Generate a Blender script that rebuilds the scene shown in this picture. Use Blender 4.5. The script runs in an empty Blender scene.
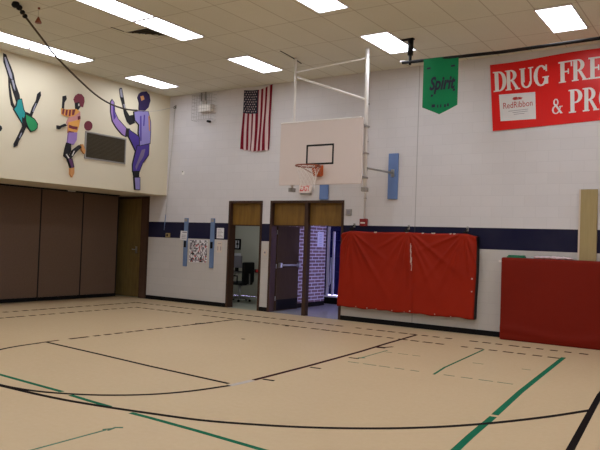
LIGHT, SKY, EXPOSURE = 10.7, 11.0, 0.0
import bpy, bmesh, math, random
from mathutils import Vector, Matrix
random.seed(7)
SC = bpy.context.scene
COL = SC.collection
PI = math.pi

# ------------------------------------------------------------------ materials
def lin(c):
    return tuple(((v / 12.92) if v <= 0.04045 else ((v + 0.055) / 1.055) ** 2.4) for v in c)
def srgb(r, g, b):
    return lin((r / 255, g / 255, b / 255)) + (1,)

class NT:
    def __init__(s, name):
        s.m = bpy.data.materials.new(name); s.m.use_nodes = True
        s.t = s.m.node_tree; s.n = s.t.nodes; s.l = s.t.links
        s.b = s.n['Principled BSDF']
    def add(s, typ, **kw):
        x = s.n.new(typ)
        for k, v in kw.items(): setattr(x, k, v)
        return x
    def link(s, a, b): s.l.new(a, b)
    def math(s, op, a, b=None):
        x = s.add('ShaderNodeMath', operation=op)
        for i, v in enumerate((a, b)):
            if v is None: continue
            if isinstance(v, (int, float)): x.inputs[i].default_value = v
            else: s.link(v, x.inputs[i])
        return x.outputs[0]
    def mix(s, f, a, b):
        x = s.add('ShaderNodeMix', data_type='RGBA')
        for sock, v in ((x.inputs[0], f), (x.inputs[6], a), (x.inputs[7], b)):
            if isinstance(v, (int, float)): sock.default_value = v
            elif isinstance(v, tuple): sock.default_value = v
            else: s.link(v, sock)
        return x.outputs[2]
    def coords(s): return s.add('ShaderNodeTexCoord').outputs['Object']
    def noise(s, vec, scale, detail=3, rough=0.5):
        x = s.add('ShaderNodeTexNoise'); x.inputs['Scale'].default_value = scale
        x.inputs['Detail'].default_value = detail; x.inputs['Roughness'].default_value = rough
        if vec is not None: s.link(vec, x.inputs['Vector'])
        return x.outputs['Fac']
    def bump(s, h, strength, dist=0.01):
        x = s.add('ShaderNodeBump'); x.inputs['Strength'].default_value = strength
        x.inputs['Distance'].default_value = dist
        s.link(h, x.inputs['Height']); s.link(x.outputs['Normal'], s.b.inputs['Normal'])

def mat(name, col, rough=0.6, metal=0.0, var=0.08, scale=6.0, spec=0.4, bump=0.0):
    """plain painted / plastic / cloth surface with slight mottling"""
    k = NT(name)
    n = k.noise(k.coords(), scale)
    d = tuple(max(0, c * (1 - var)) for c in col[:3]) + (1,)
    u = tuple(min(1, c * (1 + var)) for c in col[:3]) + (1,)
    k.link(k.mix(n, d, u), k.b.inputs['Base Color'])
    k.b.inputs['Roughness'].default_value = rough; k.b.inputs['Metallic'].default_value = metal
    k.b.inputs['Specular IOR Level'].default_value = spec
    if bump: k.bump(k.noise(k.coords(), scale * 8), bump)
    return k.m

def wood(name, dark, light, rough=0.5, axis=2, stretch=14.0):
    k = NT(name)
    mp = k.add('ShaderNodeMapping'); k.link(k.coords(), mp.inputs['Vector'])
    sc = [stretch] * 3; sc[axis] = 1.2
    mp.inputs['Scale'].default_value = sc
    n = k.noise(mp.outputs[0], 1.6, 6, 0.65)
    k.link(k.mix(n, dark, light), k.b.inputs['Base Color'])
    k.b.inputs['Roughness'].default_value = rough
    k.b.inputs['Specular IOR Level'].default_value = 0.35
    return k.m

def emit(name, col, s):
    k = NT(name)
    k.b.inputs['Base Color'].default_value = col
    k.b.inputs['Emission Color'].default_value = col
    k.b.inputs['Emission Strength'].default_value = s
    return k.m

def glass(name, tint):
    k = NT(name)
    out = k.n['Material Output']
    t = k.add('ShaderNodeBsdfTransparent'); t.inputs[0].default_value = tint
    g = k.add('ShaderNodeBsdfGlossy'); g.inputs['Roughness'].default_value = 0.03
    f = k.add('ShaderNodeFresnel'); f.inputs[0].default_value = 1.45
    x = k.add('ShaderNodeMixShader')
    k.link(f.outputs[0], x.inputs[0]); k.link(t.outputs[0], x.inputs[1]); k.link(g.outputs[0], x.inputs[2])
    k.link(x.outputs[0], out.inputs[0])
    return k.m

def block_wall(name, stripe, up, low, navy, joint=None):
    """painted concrete blocks, 406 x 203 mm, running bond; paint bands by height"""
    k = NT(name); co = k.coords()
    sp = k.add('ShaderNodeSeparateXYZ'); k.link(co, sp.inputs[0])
    cb = k.add('ShaderNodeCombineXYZ')
    k.link(k.math('ADD', sp.outputs['X'], sp.outputs['Y']), cb.inputs[0]); k.link(sp.outputs['Z'], cb.inputs[1])
    br = k.add('ShaderNodeTexBrick'); k.link(cb.outputs[0], br.inputs['Vector'])
    br.inputs['Scale'].default_value = 1; br.inputs['Brick Width'].default_value = 0.4064
    br.inputs['Row Height'].default_value = 0.2032; br.inputs['Mortar Size'].default_value = 0.006
    br.inputs['Mortar Smooth'].default_value = 0.6
    br.inputs['Color1'].default_value = (0.97, 0.97, 0.97, 1); br.inputs['Color2'].default_value = (1, 1, 1, 1)
    br.inputs['Mortar'].default_value = (0.91, 0.91, 0.91, 1)
    if stripe:
        a = k.mix(k.math('GREATER_THAN', sp.outputs['Z'], 1.626), low, navy)
        a = k.mix(k.math('GREATER_THAN', sp.outputs['Z'], 2.032), a, up)
    else:
        a = k.mix(1.0, low, up)
    mx = k.add('ShaderNodeMix', data_type='RGBA', blend_type='MULTIPLY'); mx.inputs[0].default_value = 1
    k.link(a, mx.inputs[6]); k.link(br.outputs['Color'], mx.inputs[7])
    n = k.noise(co, 1.3, 5)
    c = k.mix(k.math('MULTIPLY', n, 0.12), mx.outputs[2], (0.25, 0.22, 0.19, 1))
    if joint is not None:
        d = k.math('ABSOLUTE', k.math('SUBTRACT', sp.outputs['X'], joint))
        c = k.mix(k.math('MULTIPLY', k.math('LESS_THAN', d, 0.009), 0.45), c, (0.12, 0.11, 0.1, 1))
    k.link(c, k.b.inputs['Base Color'])
    k.b.inputs['Roughness'].default_value = 0.65; k.b.inputs['Specular IOR Level'].default_value = 0.06
    h = k.math('ADD', k.math('MULTIPLY', br.outputs['Fac'], -1.0), k.math('MULTIPLY', k.noise(co, 90, 2), 0.25))
    k.bump(h, 0.25, 0.005)
    return k.m

M = {}
M['block'] = block_wall('painted_block', True, (0.68, 0.65, 0.66, 1), (0.57, 0.535, 0.505, 1), (0.003, 0.004, 0.032, 1), 6.99)
M['block_plain'] = block_wall('painted_block_plain', False, (0.6, 0.57, 0.55, 1), (0.6, 0.57, 0.55, 1), (0, 0, 0, 1))
M['cream'] = mat('cream_paint', (0.71, 0.64, 0.485, 1), 0.6, var=0.03, scale=1.5)
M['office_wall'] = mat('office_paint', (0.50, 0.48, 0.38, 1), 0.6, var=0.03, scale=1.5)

def ceiling_mat():
    k = NT('ceiling_tile'); co = k.coords()
    mp = k.add('ShaderNodeMapping'); k.link(co, mp.inputs[0]); mp.inputs['Location'].default_value = (-0.675 + 6.1, 1.0 + 12.2 * 2, 0)
    br = k.add('ShaderNodeTexBrick', offset=0.0); k.link(mp.outputs[0], br.inputs['Vector'])
    br.inputs['Scale'].default_value = 1; br.inputs['Brick Width'].default_value = 0.61
    br.inputs['Row Height'].default_value = 1.22; br.inputs['Mortar Size'].default_value = 0.011
    br.inputs['Mortar Smooth'].default_value = 0.5
    br.inputs['Color1'].default_value = (0.71, 0.705, 0.62, 1); br.inputs['Color2'].default_value = (0.76, 0.755, 0.67, 1)
    br.inputs['Mortar'].default_value = (0.46, 0.43, 0.35, 1)
    n = k.noise(co, 1.2, 5, 0.6)
    c = k.mix(k.math('MULTIPLY', n, 0.35), br.outputs['Color'], (0.55, 0.52, 0.435, 1))
    n2 = k.math('GREATER_THAN', k.noise(co, 60, 2), 0.66)
    c = k.mix(k.math('MULTIPLY', n2, 0.3), c, (0.26, 0.22, 0.16, 1))
    k.link(c, k.b.inputs['Base Color']); k.b.inputs['Roughness'].default_value = 0.9
    k.b.inputs['Specular IOR Level'].default_value = 0.1
    return k.m
M['ceiling'] = ceiling_mat()

def floor_mat():
    k = NT('gym_floor'); co = k.coords()
    n = k.noise(co, 0.7, 5, 0.6); n2 = k.noise(co, 18, 4, 0.7)
    c = k.mix(n, (0.515, 0.38, 0.225, 1), (0.58, 0.438, 0.265, 1))
    c = k.mix(k.math('MULTIPLY', n2, 0.25), c, (0.43, 0.30, 0.175, 1))
    mp = k.add('ShaderNodeMapping'); k.link(co, mp.inputs[0]); mp.inputs['Scale'].default_value = (0.6, 9, 1)
    sc = k.math('GREATER_THAN', k.noise(mp.outputs[0], 1.3, 6, 0.75), 0.68)
    c = k.mix(k.math('MULTIPLY', sc, 0.12), c, (0.25, 0.17, 0.1, 1))
    k.link(c, k.b.inputs['Base Color'])
    k.link(k.math('ADD', k.math('MULTIPLY', n2, 0.2), 0.36), k.b.inputs['Roughness'])
    k.b.inputs['Specular IOR Level'].default_value = 0.28
    return k.m
M['floor'] = floor_mat()
M['hall_floor'] = mat('hall_floor_vinyl', (0.42, 0.42, 0.45, 1), 0.22, var=0.1, scale=9, spec=0.5)
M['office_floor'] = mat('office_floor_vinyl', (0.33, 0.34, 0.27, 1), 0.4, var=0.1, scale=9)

def brick_mat():
    k = NT('red_brick'); co = k.coords()
    sp = k.add('ShaderNodeSeparateXYZ'); k.link(co, sp.inputs[0])
    cb = k.add('ShaderNodeCombineXYZ'); k.link(sp.outputs['Y'], cb.inputs[0]); k.link(sp.outputs['Z'], cb.inputs[1])
    br = k.add('ShaderNodeTexBrick'); k.link(cb.outputs[0], br.inputs['Vector'])
    br.inputs['Scale'].default_value = 1; br.inputs['Brick Width'].default_value = 0.305
    br.inputs['Row Height'].default_value = 0.085; br.inputs['Mortar Size'].default_value = 0.011
    br.inputs['Color1'].default_value = (0.13, 0.065, 0.06, 1); br.inputs['Color2'].default_value = (0.23, 0.13, 0.12, 1)
    br.inputs['Mortar'].default_value = (0.80, 0.78, 0.78, 1)
    n = k.noise(co, 14, 4)
    k.link(k.mix(k.math('MULTIPLY', n, 0.4), br.outputs['Color'], (0.3, 0.2, 0.22, 1)), k.b.inputs['Base Color'])
    k.b.inputs['Roughness'].default_value = 0.8
    k.bump(k.math('MULTIPLY', br.outputs['Fac'], -1.0), 0.5, 0.01)
    return k.m
M['brick'] = brick_mat()

M['rubber'] = mat('black_rubber', (0.008, 0.007, 0.007, 1), 0.7, spec=0.1)
M['frame_brown'] = mat('brown_frame_paint', (0.055, 0.028, 0.018, 1), 0.55, var=0.15, spec=0.2)
M['ply'] = wood('plywood_panel', (0.070, 0.034, 0.004, 1), (0.29, 0.150, 0.024, 1), 0.5, axis=2, stretch=9)
M['door_wood'] = wood('door_veneer', (0.075, 0.050, 0.017, 1), (0.29, 0.20, 0.065, 1), 0.5)
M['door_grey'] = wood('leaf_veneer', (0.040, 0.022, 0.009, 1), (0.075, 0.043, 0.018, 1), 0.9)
M['partition'] = mat('partition_cloth', (0.13, 0.083, 0.058, 1), 0.8, var=0.15, scale=30, spec=0.15, bump=0.15)
M['casing'] = mat('brown_casing_paint', (0.085, 0.047, 0.032, 1), 0.6, var=0.2, spec=0.15)
M['chrome'] = mat('worn_metal', (0.55, 0.55, 0.56, 1), 0.3, 0.9)
M['white_metal'] = mat('white_enamel', (0.85, 0.82, 0.79, 1), 0.35, var=0.04)
M['grey_metal'] = mat('grey_metal', (0.33, 0.31, 0.29, 1), 0.45, 0.3)
M['light_frame'] = mat('light_frame_enamel', (0.75, 0.72, 0.75, 1), 0.4)
M['tube'] = emit('light_diffuser', (0.92, 0.965, 1.05, 1), LIGHT)
M['board_face'] = mat('backboard_face', (0.64, 0.545, 0.505, 1), 0.4, var=0.02)
M['black'] = mat('black_paint', (0.007, 0.006, 0.006, 1), 0.6, spec=0.2)
M['ink'] = mat('black_paper', (0.008, 0.007, 0.010, 1), 0.7)
M['orange_metal'] = mat('orange_enamel', (0.46, 0.09, 0.018, 1), 0.4)
M['rust'] = mat('dark_orange_enamel', (0.22, 0.045, 0.015, 1), 0.4)
M['net'] = mat('net_cord', (0.72, 0.66, 0.62, 1), 0.8)
M['blue_paint'] = mat('light_blue_paint', (0.13, 0.21, 0.44, 1), 0.5, var=0.08, scale=3)
M['slate_blue'] = mat('slate_blue_paint', (0.14, 0.21, 0.37, 1), 0.5, var=0.1, scale=4)
def vinyl(name, c1, c2, rough):
    k = NT(name); co = k.coords()
    n = k.noise(co, 1.6, 5, 0.6)
    k.link(k.mix(n, c1, c2), k.b.inputs['Base Color'])
    k.b.inputs['Roughness'].default_value = rough; k.b.inputs['Specular IOR Level'].default_value = 0.12
    k.bump(k.noise(co, 5, 4), 0.25, 0.02)
    return k.m
M['mat_red'] = vinyl('red_vinyl', (0.25, 0.013, 0.004, 1), (0.33, 0.020, 0.006, 1), 0.5)
M['mat_shaded'] = vinyl('shaded_red_vinyl', (0.16, 0.009, 0.003, 1), (0.19, 0.011, 0.004, 1), 0.6)  # darker copy of the red vinyl: weaker light put into the colour
M['white_tape'] = mat('white_tape', (0.75, 0.70, 0.66, 1), 0.6)
M['banner_red'] = mat('red_banner_vinyl', (0.66, 0.014, 0.012, 1), 0.3, var=0.06, scale=2, spec=0.22)
M['banner_white'] = mat('white_banner_lettering', (0.74, 0.70, 0.68, 1), 0.4, var=0.04)
M['card_white'] = mat('white_card', (0.70, 0.68, 0.68, 1), 0.6, var=0.06)
M['paper'] = mat('white_paper', (0.72, 0.70, 0.72, 1), 0.7, var=0.04)
M['paper_tan'] = mat('cream_paper', (0.62, 0.52, 0.44, 1), 0.7, var=0.04)
M['text_red'] = mat('red_print', (0.45, 0.03, 0.03, 1), 0.6)
M['text_grey'] = mat('grey_print', (0.25, 0.22, 0.25, 1), 0.6)
M['pennant'] = mat('green_felt', (0.004, 0.20, 0.072, 1), 0.7, var=0.08, spec=0.2)
M['navy_print'] = mat('navy_print', (0.006, 0.008, 0.030, 1), 0.6)
M['flag_red'] = mat('flag_red_cloth', (0.20, 0.008, 0.022, 1), 0.8, spec=0.1)
M['flag_white'] = mat('flag_white_cloth', (0.60, 0.46, 0.46, 1), 0.7)
M['flag_navy'] = mat('flag_navy_cloth', (0.012, 0.014, 0.032, 1), 0.7)
M['line_black'] = mat('dark_floor_tape', (0.008, 0.005, 0.005, 1), 0.85, spec=0.05)
M['line_red'] = mat('maroon_floor_tape', (0.032, 0.005, 0.007, 1), 0.85, spec=0.05)
M['line_brown'] = mat('brown_floor_tape', (0.040, 0.015, 0.009, 1), 0.85, spec=0.05, var=0.4, scale=7)
M['line_green'] = mat('green_floor_tape', (0.010, 0.125, 0.066, 1), 0.85, spec=0.05, var=0.2, scale=5)
M['line_teal'] = mat('faded_teal_tape', (0.10, 0.20, 0.14, 1), 0.85, spec=0.05, var=0.4, scale=9)
M['patch_white'] = mat('grey_scuff', (0.48, 0.43, 0.41, 1), 0.6, var=0.2, scale=20)
M['alarm_red'] = mat('alarm_red', (0.22, 0.012, 0.012, 1), 0.4)
M['exit_red'] = emit('exit_red_letters', (0.6, 0.03, 0.03, 1), 0.12)
M['exit_white'] = mat('exit_sign_face', (0.8, 0.7, 0.66, 1), 0.4)
M['louver'] = mat('brown_grille', (0.085, 0.068, 0.045, 1), 0.8, spec=0.1)
M['rope'] = mat('hemp_rope', (0.07, 0.05, 0.033, 1), 0.85, var=0.4, scale=60)
M['cord'] = mat('pale_cord', (0.45, 0.42, 0.38, 1), 0.8)
M['navy_metal'] = mat('navy_metal', (0.018, 0.020, 0.075, 1), 0.35)
M['alu'] = mat('pale_aluminium', (0.85, 0.85, 0.88, 1), 0.4)
M['pane'] = glass('window_glass', (0.9, 0.93, 1, 1))
M['dark_pane'] = glass('tinted_glass', (0.02, 0.02, 0.05, 1))
M['pegboard'] = wood('oak_board', (0.27, 0.20, 0.085, 1), (0.42, 0.32, 0.15, 1), 0.5)
M['green_cloth'] = mat('green_cloth', (0.02, 0.16, 0.085, 1), 0.8)
M['pink_cloth'] = mat('pale_pink_plastic', (0.66, 0.50, 0.52, 1), 0.5, var=0.15, scale=20)
M['chair_black'] = mat('black_fabric', (0.010, 0.010, 0.011, 1), 0.85)
M['desk'] = mat('grey_laminate', (0.30, 0.28, 0.26, 1), 0.5)
M['screen'] = mat('grey_monitor', (0.22, 0.20, 0.22, 1), 0.4)
for n, c in dict(silver=(150, 148, 165), teal=(30, 140, 140), green=(35, 140, 85), maroon=(115, 42, 58), white=(215, 210, 205),
                 mauve=(200, 140, 138), gold=(222, 160, 80), lavender=(150, 120, 185), tan=(200, 140, 85), plum=(90, 50, 95),
                 violet=(72, 52, 140), grey_lilac=(120, 105, 140), lilac=(140, 130, 190), indigo=(38, 22, 72)).items():
    M[n] = mat(n + '_card', srgb(*c), 0.7, var=0.05, scale=12)

# ------------------------------------------------------------------ mesh helpers
def bm_new(): return bmesh.new()
def add_box(bm, x0, y0, z0, x1, y1, z1, mi=0, bevel=0.0):
    x0, x1 = sorted((x0, x1)); y0, y1 = sorted((y0, y1)); z0, z1 = sorted((z0, z1))
    v = [bm.verts.new(p) for p in ((x0, y0, z0), (x1, y0, z0), (x1, y1, z0), (x0, y1, z0), (x0, y0, z1), (x1, y0, z1), (x1, y1, z1), (x0, y1, z1))]
    fs = [bm.faces.new([v[i] for i in q]) for q in ((3, 2, 1, 0), (4, 5, 6, 7), (0, 1, 5, 4), (1, 2, 6, 5), (2, 3, 7, 6), (3, 0, 4, 7))]
    for f in fs: f.material_index = mi
    if bevel:
        es = list({e for f in fs for e in f.edges})
        bmesh.ops.bevel(bm, geom=es, offset=bevel, segments=2, affect='EDGES', profile=0.6)
    return bm
def box(*a, **k): return add_box(bm_new(), *a, **k)
def add_tube(bm, pts, r, n=10, caps=True, mi=0, closed=False):
    pts = [Vector(p) for p in pts]
    rad = r if isinstance(r, (list, tuple)) else [r] * len(pts)
    up = Vector((0, 0, 1)); rings = []; prev = None
    for i, p in enumerate(pts):
        if closed: t = (pts[(i + 1) % len(pts)] - pts[i - 1]).normalized()
        else: t = (pts[min(i + 1, len(pts) - 1)] - pts[max(i - 1, 0)]).normalized()
        if prev is None:
            a = t.cross(up)
            if a.length < 1e-3: a = t.cross(Vector((1, 0, 0)))
        else: a = prev - t * prev.dot(t)
        a.normalize(); prev = a; b = t.cross(a)
        rings.append([bm.verts.new(p + (a * math.cos(2 * PI * k / n) + b * math.sin(2 * PI * k / n)) * rad[i]) for k in range(n)])
    m = len(rings)
    for i in range(m if closed else m - 1):
        for k in range(n):
            f = bm.faces.new((rings[i][k], rings[i][(k + 1) % n], rings[(i + 1) % m][(k + 1) % n], rings[(i + 1) % m][k])); f.material_index = mi; f.smooth = True
    if caps and not closed:
        bm.faces.new(rings[0][::-1]).material_index = mi; bm.faces.new(rings[-1]).material_index = mi
    return bm
def tube(*a, **k): return add_tube(bm_new(), *a, **k)
def add_prism(bm, poly, to3, d0, d1, mi=0):
    """poly in 2D, extruded between depths d0 and d1; to3(u, v, d) -> point"""
    a = [bm.verts.new(to3(u, v, d0)) for u, v in poly]; b = [bm.verts.new(to3(u, v, d1)) for u, v in poly]
    n = len(poly)
    fs = [bm.faces.new(a), bm.faces.new(b[::-1])]
    for i in range(n): fs.append(bm.faces.new((a[i], b[i], b[(i + 1) % n], a[(i + 1) % n])))
    for f in fs: f.material_index = mi
    return bm
def add_lathe(bm, c, prof, n=20, mi=0):
    rings = []
    for r, z in prof:
        rings.append([bm.verts.new((c[0] + r * math.cos(2 * PI * k / n), c[1] + r * math.sin(2 * PI * k / n), c[2] + z)) for k in range(n)])
    for i in range(len(rings) - 1):
        for k in range(n):
            f = bm.faces.new((rings[i][k], rings[i][(k + 1) % n], rings[i + 1][(k + 1) % n], rings[i + 1][k])); f.smooth = True; f.material_index = mi
    bm.faces.new(rings[0][::-1]); bm.faces.new(rings[-1])
    return bm

def obj(name, bm, m, parent=None, loc=None):
    """link a bmesh as one mesh object; coordinates are world ones, moved into the parent's frame"""
    bmesh.ops.recalc_face_normals(bm, faces=bm.faces)
    off = Vector((0, 0, 0))
    if parent is not None:
        p = parent
        while p is not None: off += p.location; p = p.parent
    bm.transform(Matrix.Translation(-off))
    if loc is not None:
        bm.transform(Matrix.Translation(-Vector(loc)))
    me = bpy.data.meshes.new(name); bm.to_mesh(me); bm.free()
    for x in (m if isinstance(m, (list, tuple)) else [m]): me.materials.append(M[x])
    o = bpy.data.objects.new(name, me); COL.objects.link(o)
    if loc is not None: o.location = loc
    if parent is not None: o.parent = parent
    return o
def tag(o, label, cat, group=None, kind=None):
    o['label'] = label; o['category'] = cat
    if group: o['group'] = group
    if kind: o['kind'] = kind
    return o
def thing(name, loc, label, cat, group=None):
    o = bpy.data.objects.new(name, None); COL.objects.link(o)
    o.location = loc; o.empty_display_size = 0.1
    return tag(o, label, cat, group)
def struct(name, bm, m, label, cat, parent=None):
    o = obj(name, bm, m, parent)
    if parent is None: tag(o, label, cat, kind='structure')
    return o
def struct_root(name, loc, label, cat):
    o = bpy.data.objects.new(name, None); COL.objects.link(o); o.location = loc
    return tag(o, label, cat, kind='structure')

def add_text(bm, s, size, to3, d0, d1, mi=0, shear=0.0, bold=0.0, align='LEFT', sx=1.0):
    """outline lettering from Blender's built-in typeface, laid on a surface by to3(u, v, d)"""
    cu = bpy.data.curves.new('lettering', 'FONT'); cu.body = s; cu.size = size; cu.shear = shear; cu.offset = bold
    cu.align_x = align; cu.resolution_u = 3; cu.extrude = 0
    o = bpy.data.objects.new('lettering', cu); COL.objects.link(o)
    dg = bpy.context.evaluated_depsgraph_get(); me = bpy.data.meshes.new_from_object(o.evaluated_get(dg))
    vs = [(v.co.x * sx, v.co.y) for v in me.vertices]
    for dd in (d0, d1):
        vv = [bm.verts.new(to3(u, v, dd)) for u, v in vs]
        for p in me.polygons:
            try:
                f = bm.faces.new([vv[i] for i in p.vertices]); f.material_index = mi
            except ValueError: pass
    bpy.data.objects.remove(o); bpy.data.meshes.remove(me); bpy.data.curves.remove(cu)
    return bm

def wall_mesh(u0, u1, z0, z1, holes, to3, t0, t1):
    """wall in (u, z) with rectangular openings, t0..t1 thick; to3(u, t, z)"""
    us = sorted({u0, u1} | {h[0] for h in holes} | {h[1] for h in holes})
    zs = sorted({z0, z1} | {h[2] for h in holes} | {h[3] for h in holes})
    bm = bm_new(); cache = {}
    def V(u, t, z):
        if (u, t, z) not in cache: cache[(u, t, z)] = bm.verts.new(to3(u, t, z))
        return cache[(u, t, z)]
    def solid(i, j):
        if not (0 <= i < len(us) - 1 and 0 <= j < len(zs) - 1): return False
        cu, cz = (us[i] + us[i + 1]) / 2, (zs[j] + zs[j + 1]) / 2
        return not any(h[0] < cu < h[1] and h[2] < cz < h[3] for h in holes)
    for i in range(len(us) - 1):
        for j in range(len(zs) - 1):
            if not solid(i, j): continue
            a, b, c, d = us[i], us[i + 1], zs[j], zs[j + 1]
            for t in (t0, t1): bm.faces.new((V(a, t, c), V(b, t, c), V(b, t, d), V(a, t, d)))
            if not solid(i - 1, j): bm.faces.new((V(a, t0, c), V(a, t1, c), V(a, t1, d), V(a, t0, d)))
            if not solid(i + 1, j): bm.faces.new((V(b, t0, c), V(b, t1, c), V(b, t1, d), V(b, t0, d)))
            if not solid(i, j - 1): bm.faces.new((V(a, t0, c), V(b, t0, c), V(b, t1, c), V(a, t1, c)))
            if not solid(i, j + 1): bm.faces.new((V(a, t0, d), V(b, t0, d), V(b, t1, d), V(a, t1, d)))
    return bm
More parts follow.
